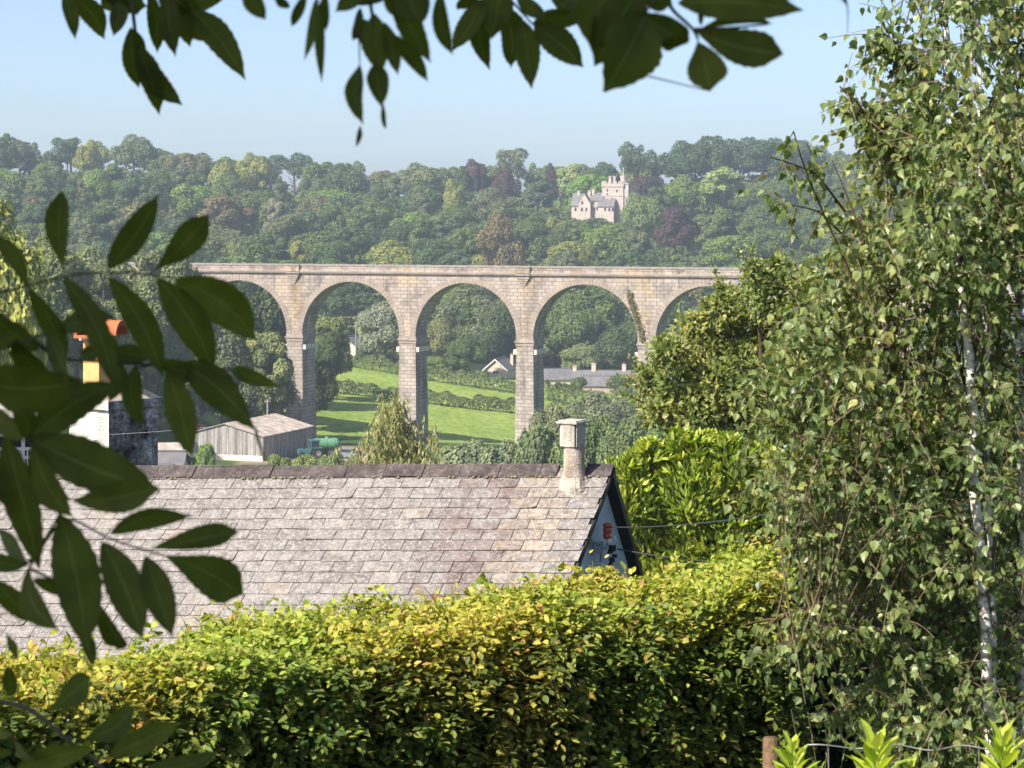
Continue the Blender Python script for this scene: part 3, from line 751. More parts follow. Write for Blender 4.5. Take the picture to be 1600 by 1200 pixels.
for a in [(745, 985, 246, 56, 'round', CU, 'copper'), (795, 980, 228, 62, 'pine', (.075, .085, .045), 'thin crowned grey'), (790, 960, 262, 44, 'round', CU, 'copper'),
          (893, 955, 246, 66, 'tall', (.125, .155, .06), 'pale green'), (921, 930, 265, 66, 'round', BG, 'vivid green'), (990, 975, 219, 46, 'pine', DK, 'dark flat topped pine'), (1024, 970, 232, 46, 'pine', DK, 'dark slender pine'),
          (1010, 955, 268, 60, 'round', CU, 'copper'), (1056, 800, 315, 72, 'round', CU, 'copper'), (711, 900, 277, 36, 'round', YG, 'yellow green'), (466, 720, 366, 46, 'tall', YG, 'yellow green'), (356, 700, 376, 60, 'round', (.13, .15, .045), 'yellow topped'),
          (1110, 985, 208, 84, 'round', DK, 'dark conifer'), (1080, 980, 218, 76, 'round', DK, 'dark conifer'), (1150, 990, 211, 90, 'round', DK, 'dark conifer'), (1190, 985, 214, 86, 'round', DK, 'dark conifer'), (1230, 980, 211, 84, 'round', DK, 'dark conifer'), (1262, 985, 224, 76, 'round', DK, 'dark conifer'),
          (1132, 870, 250, 96, 'tall', LG, 'large pale green'), (1002, 850, 299, 68, 'round', (.085, .115, .04), 'green rounded'), (430, 790, 300, 52, 'tall', (.13, .13, .085), 'half bare pale'),
          (460, 985, 236, 64, 'pine', DK, 'dark pine'), (556, 990, 249, 34, 'pine', (.07, .085, .04), 'small pine'), (210, 985, 208, 70, 'round', (.06, .08, .03), 'tall domed'), (105, 980, 211, 50, 'pine', DK, 'dark pine'), (135, 975, 216, 46, 'round', YG, 'yellow green'), (30, 980, 212, 70, 'round', (.055, .06, .035), 'brownish'), (4, 960, 206, 50, 'round', DK, 'dark'),
          (400, 960, 236, 60, 'round', YG, 'yellow green'), (780, 720, 325, 70, 'round', OB, 'brown'), (350, 830, 300, 90, 'round', OB, 'brown'), (662, 975, 252, 80, 'round', (.085, .1, .045), 'broad grey green'), (945, 985, 254, 60, 'round', DK, 'dark'), (860, 985, 250, 44, 'cone', CU, 'copper narrow')]:
    special(*a)
def grow_wood():
    vis = []
    sp = [t for t in TREES if t.get('sp')]
    for t in TREES:
        z = gz(t['x'], t['d'])
        py = HY + (ZC - z - t['h']) * F / t['d']; hw = t['w'] / 2 / t['d'] * F
        if not t.get('sp'):
            # keep the view of the turreted house and of the named trees
            if t['px'] + hw > 886 and t['px'] - hw < 992 and t['d'] < 905 and py < 336:
                t['h'] = (ZC - (338 - HY) / F * t['d']) - z
                if t['h'] < 6: continue
            if 884 < t['px'] < 992 and 880 < t['d'] < 925: continue
            if any(abs(t['px'] - s['px']) < s['w'] / s['d'] * F * .42 and s['d'] - 60 < t['d'] < s['d'] + 14 for s in sp) : continue
            lim = np.interp(t['px'], SKY_X, SKY_Y) - 2
            if py < lim: t['h'] -= (lim - py) / F * t['d']
            elif t['d'] > 935: t['h'] += min(7, (py - lim - rng.uniform(-3, 9)) / F * t['d'])
        t['py'] = HY + (ZC - z - t['h']) * F / t['d']
        vis.append(t)
    global WOOD_N; WOOD_N = len(vis)
    vis.sort(key=lambda t: (t['px']))
    shp = {'round': 'rounded', 'tall': 'tall crowned', 'cone': 'pointed', 'pine': 'open'}
    lab = {}
    for t in vis:
        l = (t['cn'] if t.get('sp') else t['cn'] + ' ' + shp[t['key']]) + (' tree ' if 'pine' not in t['cn'] and 'conifer' not in t['cn'] else ' ') + where_y(t['py'], t['d']) + ' ' + where_x(t['px'])
        l = l.replace('at the foot of the wood at the far', 'at the foot of the wood, far').replace('  ', ' ')
        t['lab'] = l; lab.setdefault(l, []).append(t)
    for l, ts in lab.items():
        if len(ts) > 1:
            for i, t in enumerate(ts):
                o = ('left ', 'right ')[i] if len(ts) == 2 else ('leftmost ', 'second ', 'third ', 'fourth ', 'fifth ', 'sixth ', 'seventh ', 'eighth ')[min(i, 7)] if i < len(ts) - 1 else 'rightmost '
                t['lab'] = o + l
    for t in vis:
        put_tree(t['key'], t['x'], t['d'], t['h'], t['w'], t['c'], 'pine_tree' if t['key'] == 'pine' else 'conifer_tree' if t['key'] == 'cone' else 'woodland_tree', t['lab'], 'tree', 'trees of the wood on the far hill')
    print('wood trees', len(vis))
grow_wood()

def undergrowth():
    n = 70000
    d = 592 + 425 * rng.random(n) ** .8; px = rng.uniform(-420, 1880, n); x = (px - 800) / F * d
    keep = ~((px > 888) & (px < 990) & (d > 870) & (d < 915))
    d, x = d[keep], x[keep]; n = len(d)
    hgt = 2.5 + 2.2 * np.sin(x * .21 + d * .13) * np.sin(d * .17 - x * .07) + 1.5 * np.sin(x * .5) * np.cos(d * .4)
    z = ground(x, d) + np.maximum(.6, hgt) * rng.random(n) ** .4
    mb = MB(); add_clumps(mb, np.c_[x, d, z], np.tile((-.2, -.45, .8), (n, 1)), rng.uniform(1.0, 2.4, n), 0, .6)
    tag(mb.build('undergrowth', leaf_mat('undergrowth_leaf', [(0, (.045, .065, .02)), (.5, (.075, .10, .03)), (1, (.12, .14, .045))], .15, .7, .1)), 'tangle of low green undergrowth between the trees of the far wood', 'undergrowth', None, 'stuff')
undergrowth()

# ------------------------------------------------------------------ nearer trees of the valley
GRP = 'trees on the valley floor'
def vtree(px, d, top, wpx, key, col, label, name='tree', cat='tree', group=GRP, sink=0):
    x = (px - 800) / F * d; zt = P(px, top, d)[2]; z = gz(x, d) - sink
    return put_tree(key, x, d, max(1.5, zt - z), wpx / F * d, col, name, label, cat, group, True, z)
A, B_, C_ = (.085, .10, .035), (.055, .075, .026), (.10, .125, .035)
for a in [(-70, 150, 268, 260, 'big', (.20, .21, .06), 'yellow green tree at the left edge, highest of those near the farm'),
          (70, 335, 370, 150, 'big', A, 'green tree left of the viaduct, behind the first upright ash leaflet'),
          (160, 358, 384, 130, 'bigtall', (.10, .105, .05), 'grey green tree hiding the left end of the viaduct deck'),
          (228, 362, 376, 120, 'bigtall', (.085, .095, .045), 'tree with pale twigs in front of the leftmost parapet'),
          (132, 376, 384, 130, 'big', (.095, .11, .05), 'tree hiding the far left of the deck, above the second upright leaflet'),
          (268, 374, 388, 110, 'big', (.10, .115, .055), 'leafy tree whose crown hides the viaduct parapet where it first appears'),
          (195, 366, 392, 120, 'big', (.09, .105, .045), 'tree in front of the hidden viaduct deck, behind the pot hood'),
          (25, 318, 440, 170, 'big', B_, 'dark green tree at the left edge above the balcony house'),
          (120, 342, 455, 170, 'big', (.075, .095, .035), 'round tree behind the yellow chimney pot'),
          (215, 358, 440, 140, 'big', (.09, .11, .045), 'mid green tree right of the yellow chimney pot'),
          (288, 362, 432, 130, 'big', A, 'tree at the left side of the leftmost open arch'),
          (355, 364, 496, 120, 'big', (.085, .105, .05), 'grey green tree inside the leftmost open arch, middle one'),
          (418, 362, 486, 104, 'bigtall', (.11, .125, .055), 'pale leaved tree just left of the first pier'),
          (300, 360, 540, 130, 'big', (.075, .095, .04), 'lower tree standing over the left end of the barn'),
          (392, 364, 560, 120, 'big', (.06, .075, .04), 'shadowy tree right behind the barn roof'),
          (395, 428, 436, 130, 'big', (.035, .05, .022), 'dark tree behind the leftmost arch, filling its top'),
          (447, 436, 470, 90, 'bigtall', (.035, .05, .022), 'dark tree behind the first pier, left side'),
          (330, 424, 462, 130, 'big', (.05, .065, .028), 'dark tree behind the leftmost arch, left side'),
          (250, 420, 440, 130, 'big', (.05, .065, .028), 'dark tree behind the hidden left arches'),
          (492, 402, 556, 66, 'big', (.028, .042, .018), 'dark round tree touching the right side of the first pier'),
          (516, 470, 474, 74, 'bigtall', (.10, .11, .042), 'olive green tree in the left of the second arch'),
          (512, 452, 520, 70, 'big', (.045, .065, .025), 'dark green tree beneath the olive one in the second arch'),
          (602, 556, 466, 104, 'big', (.115, .125, .088), 'silvery grey willow in the second arch'),
          (572, 560, 520, 30, 'big', (.07, .09, .035), 'small green tree right of the pale house under the second arch'),
          (690, 560, 496, 70, 'big', (.11, .115, .05), 'olive tree at the left of the third arch'),
          (727, 550, 526, 66, 'big', (.05, .075, .026), 'dark green round tree in the middle of the third arch'),
          (678, 545, 556, 50, 'big', (.10, .125, .035), 'light green small tree beside the second pier'),
          (790, 590, 470, 90, 'big', (.045, .062, .026), 'dark tree behind the bungalow'),
          (760, 600, 500, 80, 'big', (.04, .058, .026), 'dark tree left above the bungalow roof'),
          (900, 600, 470, 100, 'big', (.065, .09, .032), 'large green tree behind the farmhouse chimneys'),
          (910, 590, 534, 76, 'big', (.10, .12, .055), 'pale green tree just behind the white farmhouse chimney'),
          (968, 596, 500, 90, 'big', (.045, .065, .026), 'dark tree behind the right end of the farmhouse'),
          (1035, 600, 470, 110, 'big', (.05, .07, .03), 'dark tree seen through the fifth arch'),
          (1120, 600, 460, 110, 'big', (.055, .075, .03), 'dark tree behind the fifth arch at its right'),
          (968, 528, 583, 46, 'big', (.075, .09, .05), 'grey green tree in front of the right end of the farmhouse'),
          (1000, 545, 574, 34, 'big', (.13, .11, .05), 'brownish small tree touching the fourth pier'),
          (934, 545, 586, 30, 'shrub', (.075, .095, .04), 'shrub growing against the long roof below the farmhouse chimneys'),
          (904, 528, 588, 28, 'shrub', (.06, .085, .03), 'small dark shrub left of the stone farm building'),
          (880, 524, 602, 40, 'shrub', (.08, .105, .035), 'low green shrub in front of the small house by the third pier'),
          (984, 522, 600, 36, 'shrub', (.085, .105, .05), 'grey green shrub at the right end of the stone farm building')]:
    vtree(*a)
for a in [(320, 300, 692, 34, 'shrub', (.095, .14, .035), 'small rounded green bush in front of the barn gable'),
          (286, 290, 706, 26, 'shrub', (.06, .085, .03), 'low dark bush beside the lean to'),
          (440, 290, 707, 46, 'shrub', (.10, .125, .04), 'low bush at the right corner of the barn'),
          (478, 285, 710, 52, 'shrub', (.11, .135, .045), 'low bush in front of the tractor'),
          (520, 280, 706, 52, 'shrub', (.095, .12, .045), 'low bush below the green tanker'),
          (560, 280, 712, 50, 'shrub', (.115, .13, .05), 'yellowish low bush left of the drooping tree'),
          (728, 255, 684, 96, 'shrub', (.115, .135, .075), 'grey green scrub behind the ridge, right of the drooping tree'),
          (784, 250, 690, 90, 'shrub', (.10, .12, .07), 'grey willow scrub in front of the third pier foot'),
          (690, 262, 704, 60, 'shrub', (.09, .115, .05), 'low scrub close to the drooping tree'),
          (842, 235, 660, 84, 'shrub', (.085, .11, .05), 'scrub bush left of the roof flue'),
          (872, 250, 622, 90, 'big', (.095, .105, .06), 'thin topped tree between third pier and flue'),
          (925, 215, 640, 110, 'big', (.075, .105, .04), 'bushy tree right behind the roof flue'),
          (985, 210, 652, 110, 'big', (.075, .10, .045), 'bushy tree below the fourth pier'),
          (940, 330, 612, 120, 'big', (.095, .105, .065), 'hazy grey tree in front of the field right of the third pier'),
          (1010, 300, 640, 100, 'big', (.09, .105, .055), 'greyish tree under the oak branch at the fourth pier'),
          (1060, 180, 640, 150, 'big', (.07, .10, .035), 'green tree behind the bright laurel'),
          (1230, 260, 600, 170, 'big', (.07, .10, .035), 'green tree hidden behind the oak'),
          (1380, 230, 590, 190, 'big', (.08, .10, .04), 'green tree hidden behind the middle of the birch'),
          (1540, 280, 560, 170, 'big', (.06, .085, .03), 'green tree behind the white birch trunks'),
          (1690, 240, 590, 200, 'big', (.075, .10, .04), 'green tree past the right edge of the birch'),
          (1460, 330, 540, 150, 'big', (.085, .105, .045), 'tall tree hidden behind the birch, beside a pier'),
          (1790, 200, 620, 240, 'big', (.07, .095, .035), 'broad tree outside the right edge')]:
    vtree(*a, name='bush' if a[4] == 'shrub' else 'tree', cat='bush' if a[4] == 'shrub' else 'tree', group='bushes and scrub between roof and viaduct')
# orange flowered shrub by the farm building
mb = MB(); p0 = np.array(at(928, 546)); zt = P(0, 590, 546)[2]
c, r = lobes_round(14, 3.6, zt - p0[2] - .9, .9, .18, .3)
pp, dd = crown_points(c, r, 1500, .6); add_clumps(mb, pp, dd + (0, 0, .4), .34)
o = mb.build('flowering_shrub', leaf_mat('orange_bloom', [(0, (.35, .17, .01)), (.55, (.5, .27, .02)), (1, (.09, .11, .03))], .15)); o.location = p0
mb = MB(); trunk_tube(mb, zt - p0[2] - 1, .1, 0, 5, 2.0); mb.build('trunk', M['bark'], o)
tag(o, 'orange yellow flowering shrub above the slate roof of the stone farm building', 'shrub')

# ------------------------------------------------------------------ field hedges
hedge_mats = leaf_mat('field_hedge_leaf', [(0, (.055, .08, .026)), (.5, (.09, .125, .038)), (1, (.15, .18, .06))], .2, .6, .2)
def field_hedge(pts, hpx, label, d0=400, d1=600, wid=2.2):
    w = [ray_ground(px, py, d0, d1) for px, py in pts]
    mb = MB()
    for a, b in zip(w[:-1], w[1:]):
        L = np.linalg.norm(b - a); n = int(L * 110)
        t = rng.random(n); dirv = (b - a) / L; sd = np.array((-dirv[1], dirv[0], 0))
        h = hpx / F * (a[1] + b[1]) / 2
        ang = rng.uniform(0, PI, n); s0 = rng.uniform(0, 9); lum = .95 + .12 * np.sin(t * L * .37 + s0) + .10 * np.sin(t * L * .91 + s0 * 2) + .09 * np.sin(t * L * 1.73 + s0 * 3)
        off = np.cos(ang) * wid / 2 * lum; zz = np.sin(ang) ** .6 * h * lum
        pos = a + t[:, None] * (b - a) + off[:, None] * sd
        pos[:, 2] = ground(pos[:, 0], pos[:, 1]) + zz
        nor = np.cos(ang)[:, None] * sd + np.sin(ang)[:, None] * np.array((0, 0, 1.0))
        add_clumps(mb, pos, nor, rng.uniform(.3, .62, n))
    o = mb.build('field_hedge', hedge_mats)
    tag(o, label, 'hedge', 'hedges round the green fields')
field_hedge([(505, 566), (560, 575), (640, 590), (730, 604), (820, 618)], 22, 'upper field hedge running under the second and third arches', 400, 560)
field_hedge([(505, 612), (560, 618), (640, 628), (740, 640), (830, 648)], 21, 'lower field hedge across the middle of the green field', 400, 560)
field_hedge([(848, 622), (880, 634), (924, 640)], 30, 'thick short hedge between the third pier and the small gate', 400, 560)
field_hedge([(956, 630), (985, 634), (1030, 638)], 22, 'clipped hedge at the right of the field beside the fourth pier', 400, 560)
field_hedge([(560, 560), (640, 578), (700, 584), (760, 592)], 14, 'overgrown bank hedge below the pale house and silvery willow', 440, 600)
mb = MB(); p = ray_ground(774, 606); mb.box(p + (0, 0, .5), (.28, .2, 1.6)); tag(mb.build('gate_post', M['white']), 'white post standing in the upper field hedge by the third pier', 'post', 'white posts by the field hedges')
mb = MB(); p = ray_ground(918, 626); mb.box(p + (0, 0, .4), (.28, .2, 1.3)); tag(mb.build('gate_post', M['white']), 'white post at the right end of the short thick hedge', 'post', 'white posts by the field hedges')

# ------------------------------------------------------------------ drooping narrow leaved tree behind the ridge
def drooping_tree():
    d = 88; p = np.array(at(617, d)); top = P(617, 616, d)[2]; H = top - p[2]
    root = thing('drooping_tree', 'pale drooping narrow leaved tree behind the roof ridge, before the second pier', 'tree', tuple(p))
    mb = MB()
    trunk_tube(mb, H * .9, .10, 0, 10, .8, .45)
    mb.build('trunk', M['bark'], root)
    mb = MB()
    n = 600
    t = rng.random(n) ** .8                                # 0 top .. 1 low
    a = rng.uniform(0, 2 * PI, n); rad = (.12 + 2.5 * t ** .62) * rng.random(n) ** .6 * (1 + .3 * np.sin(a * 3 + t * 7))
    c = np.c_[rad * np.cos(a), rad * np.sin(a), H * (1 - .36 * t) + rng.normal(0, .22, n)]
    for q in c:
        k = 13
        s = q + np.cumsum(np.c_[rng.normal(0, .03, k), rng.normal(0, .03, k), np.full(k, -.055)], 0)
        add_leaves(mb, s, np.c_[rng.normal(0, .5, (k, 2)), np.full(k, -1.0)], rand_unit(k) + (-.4, -.5, .3), rng.uniform(.22, .42, k), rng.uniform(.05, .085, k), T_FOLD)
    mb.build('crown', leaf_mat('narrow_leaf', [(0, (.16, .18, .06)), (.4, (.28, .30, .12)), (.8, (.40, .39, .20)), (1, (.40, .31, .16))], .35, .5, .3), root)
drooping_tree()

# ------------------------------------------------------------------ farm machines
M['teal'] = plain('teal_paint', g(.05, .16, .17), .4, .5)
M['green_paint'] = plain('green_paint', g(.10, .25, .14), .5, .5, (1.2, (.75, .8, .75), (1.15, 1.1, 1.1)))
M['red_paint'] = plain('red_paint', g(.5, .05, .03), .45, .5)
M['car_paint'] = plain('grey_car_paint', g(.16, .19, .22), .3, .5)
def wheel(par, x, y, r, w, name='wheel'):
    mb = MB()
    prof = [(r * .55, -w / 2), (r * .92, -w / 2), (r, -w * .35), (r, w * .35), (r * .92, w / 2), (r * .55, w / 2)]
    ang = np.arange(21) * 2 * PI / 20
    v = np.array([(q * math.cos(a), z, q * math.sin(a)) for q, z in prof for a in ang[:-1]]) + (x, y, r)
    mb.add(v, [(i * 20 + j, (i + 1) * 20 + j, (i + 1) * 20 + (j + 1) % 20, i * 20 + (j + 1) % 20) for i in range(5) for j in range(20)])
    ty = mb.build(name, M['black'], par)
    mb = MB(); mb.lathe((0, 0, 0), [(0, -w * .3), (r * .56, -w * .3), (r * .56, w * .3), (0, w * .3)], 16)
    v = mb.v[0]; mb.v[0] = np.c_[v[:, 0] + x, v[:, 2] + y, v[:, 1] + r]
    mb.build('rim', M['steel'], ty)
def tractor(label, px, d, rz, paint, scale=1.0):
    p = at(px, d); r = thing('tractor', label, 'tractor', p, rz); r.scale = (scale,) * 3
    mb = MB(); mb.box((1.15, 0, 1.15), (1.9, .8, .7), 0, 0, .94); mb.box((1.0, 0, .72), (2.3, .5, .3)); mb.box((2.14, 0, 1.1), (.1, .66, .5)); mb.build('bonnet', paint, r)
    mb = MB(); mb.box((-.45, 0, 1.95), (1.45, 1.5, 1.5), 0, 0, .86); mb.build('cab', M['glass'], r)
    mb = MB(); mb.box((-.45, 0, 2.76), (1.6, 1.5, .16))
    for a, b in ((.25, .66), (.25, -.66), (-1.13, .66), (-1.13, -.66)): mb.tube([(a, b * 1.1, 1.2), (a * .9, b, 2.7)], .06, 6)
    mb.build('cab_roof', paint, r)
    mb = MB()
    for sy in (-.95, .95): mb.box((-.7, sy, 1.65), (1.5, .5, .1))
    mb.build('mudguard', paint, r)
    mb = MB(); mb.tube([(1.2, .3, 1.5), (1.2, .3, 2.5)], .06, 8); mb.build('exhaust', M['black'], r)
    for x, y, q, w in ((-.75, -.95, .85, .5), (-.75, .95, .85, .5), (1.7, -.85, .55, .38), (1.7, .85, .55, .38)): wheel(r, x, y, q, w)
    return r
tractor('teal green tractor parked at the end of the barn in front of the green tanker', 487, 338, math.radians(200), M['teal'])
def tanker():
    p = at(509, 341); r = thing('slurry_tanker', 'green cylindrical slurry tanker on big black wheels beside the barn', 'tanker', p, math.radians(14))
    prof = [(0, -2.1), (.55, -2.05), (.85, -1.85), (.95, -1.6), (.95, 1.6), (.85, 1.85), (.55, 2.05), (0, 2.1)]
    mb = MB(); mb.lathe((0, 0, 0), prof, 24); v = mb.v[0]; mb.v[0] = np.c_[v[:, 2], v[:, 0], v[:, 1] + 1.95]
    for x in (-1.3, 0, 1.3): 
        k = MB(); k.lathe((0, 0, x), [(.95, -.05), (1.0, -.05), (1.0, .05), (.95, .05)], 24); v = k.v[0]; mb.add(np.c_[v[:, 2], v[:, 0], v[:, 1] + 1.95], k.f[0][0])
    mb.build('tank', M['green_paint'], r, False)
    mb = MB(); mb.box((-.3, 0, .85), (4.6, .7, .22)); mb.box((-3.0, 0, .8), (1.6, .14, .14)); mb.build('chassis', M['steel'], r)
    mb = MB(); mb.lathe((.2, 0, 2.88), [(.28, 0), (.28, .22), (.0, .25)], 12); mb.tube([(1.9, .3, 2.2), (2.35, .3, 2.1), (2.45, .3, 1.0)], .1, 8); mb.build('hatch', M['steel'], r)
    for y in (-1.05, 1.05): wheel(r, .5, y, .78, .5)
tanker()
def car():
    p = at(549, 338); r = thing('parked_car', 'small grey car parked on the yard left of the drooping tree', 'car', p, math.radians(-25))
    def body(sec, w, m, nm, par=r):
        mb = MB(); n = len(sec)
        a = np.array([(x, -w / 2, z) for x, z in sec]); mb.prism(a, (0, w, 0)); return mb.build(nm, m, par)
    body([(-2, .3), (2, .3), (2.05, .6), (1.9, .82), (.95, .92), (-1.9, .95), (-2.05, .6)], 1.7, M['car_paint'], 'body')
    body([(.9, .93), (.25, 1.4), (-1.2, 1.42), (-1.85, .96)], 1.5, M['glass'], 'window')
    body([(.28, 1.405), (.2, 1.46), (-1.15, 1.48), (-1.25, 1.425)], 1.4, M['car_paint'], 'roof')
    for x in (-1.25, 1.25):
        for y in (-.8, .8): wheel(r, x, y, .31, .2)
car()
tractor('red tractor with flat red roof half hidden at the left end of the barn', 309, 352, math.radians(150), M['red_paint'], .9).location[2] += 1.3
# ------------------------------------------------------------------ slate roofed house below the garden
def slate_mat():
    m, nt, out = newmat('lichened_slate')
    geo = nd(nt, 'NewGeometry'); tc = nd(nt, 'TexCoord')
    c = ramp(nt, geo.outputs['Random Per Island'], [(0, (.158, .142, .134)), (.25, (.175, .16, .151)), (.6, (.19, .174, .164)), (.94, (.208, .19, .18)), (1, (.225, .19, .16))]).outputs[0]
    n1 = nd(nt, 'TexNoise', Scale=9, Detail=9.0, Roughness=.75); nt.links.new(tc.outputs['Object'], n1.inputs['Vector'])
    c = mixc(nt, 1.0, c, ramp(nt, n1.outputs['Fac'], [(.3, (.5, .48, .48)), (.5, (1.03, 1.03, 1.03)), (.68, (1.5, 1.48, 1.45))]).outputs[0], 'MULTIPLY')
    n2 = nd(nt, 'TexNoise', Scale=26, Detail=6.0, Roughness=.8); nt.links.new(tc.outputs['Object'], n2.inputs['Vector'])
    f = ramp(nt, n2.outputs['Fac'], [(.5, (0, 0, 0)), (.62, (1, 1, 1))])
    c = mixc(nt, f.outputs[0], c, g(.345, .328, .305))           # pale lichen crust
    n4 = nd(nt, 'TexNoise', Scale=40, Detail=6.0, Roughness=.8); nt.links.new(tc.outputs['Object'], n4.inputs['Vector'])
    f4 = ramp(nt, n4.outputs['Fac'], [(.32, (1, 1, 1)), (.42, (0, 0, 0))])
    c = mixc(nt, f4.outputs[0], c, g(.085, .072, .068))
    # purple brown staining in a band below the flue, rusty pale slates right of it, mossy top rows
    uv = nd(nt, 'UVMap', uv_map='roof'); su = nd(nt, 'SeparateXYZ'); nt.links.new(uv.outputs[0], su.inputs[0])
    n3 = nd(nt, 'TexNoise', Scale=4.0, Detail=6.0, Roughness=.7); nt.links.new(tc.outputs['Object'], n3.inputs['Vector'])
    def band(lo, hi, soft):
        a = nd(nt, 'MapRange', interpolation_type='SMOOTHSTEP'); a.inputs[1].default_value = lo - soft; a.inputs[2].default_value = lo; nt.links.new(su.outputs[0], a.inputs[0])
        b = nd(nt, 'MapRange', interpolation_type='SMOOTHSTEP'); b.inputs[1].default_value = hi + soft; b.inputs[2].default_value = hi; nt.links.new(su.outputs[0], b.inputs[0])
        x = nd(nt, 'Math', operation='MULTIPLY'); nt.links.new(a.outputs[0], x.inputs[0]); nt.links.new(b.outputs[0], x.inputs[1]); return x
    st = nd(nt, 'Math', operation='MULTIPLY'); nt.links.new(band(.835, .875, .05).outputs[0], st.inputs[0])
    nt.links.new(ramp(nt, n3.outputs['Fac'], [(.4, (0, 0, 0)), (.58, (.8, .8, .8))]).outputs[0], st.inputs[1])
    c = mixc(nt, st.outputs[0], c, mixc(nt, 1.0, c, g(.66, .52, .50), 'MULTIPLY'))
    s2 = nd(nt, 'Math', operation='MULTIPLY'); nt.links.new(band(.91, .95, .03).outputs[0], s2.inputs[0])
    nt.links.new(ramp(nt, n3.outputs['Fac'], [(.4, (.15, .15, .15)), (.6, (.75, .75, .75))]).outputs[0], s2.inputs[1])
    c = mixc(nt, s2.outputs[0], c, mixc(nt, 1.0, c, g(1.3, 1.13, .92), 'MULTIPLY'))
    p = nd(nt, 'BsdfPrincipled', Roughness=.85); p.inputs['Specular IOR Level'].default_value = .2
    nt.links.new(c, p.inputs['Base Color'])
    b = nd(nt, 'Bump', Strength=.55, Distance=.012); nt.links.new(n1.outputs['Fac'], b.inputs['Height']); nt.links.new(b.outputs[0], p.inputs['Normal'])
    nt.links.new(p.outputs[0], out.inputs[0]); return m

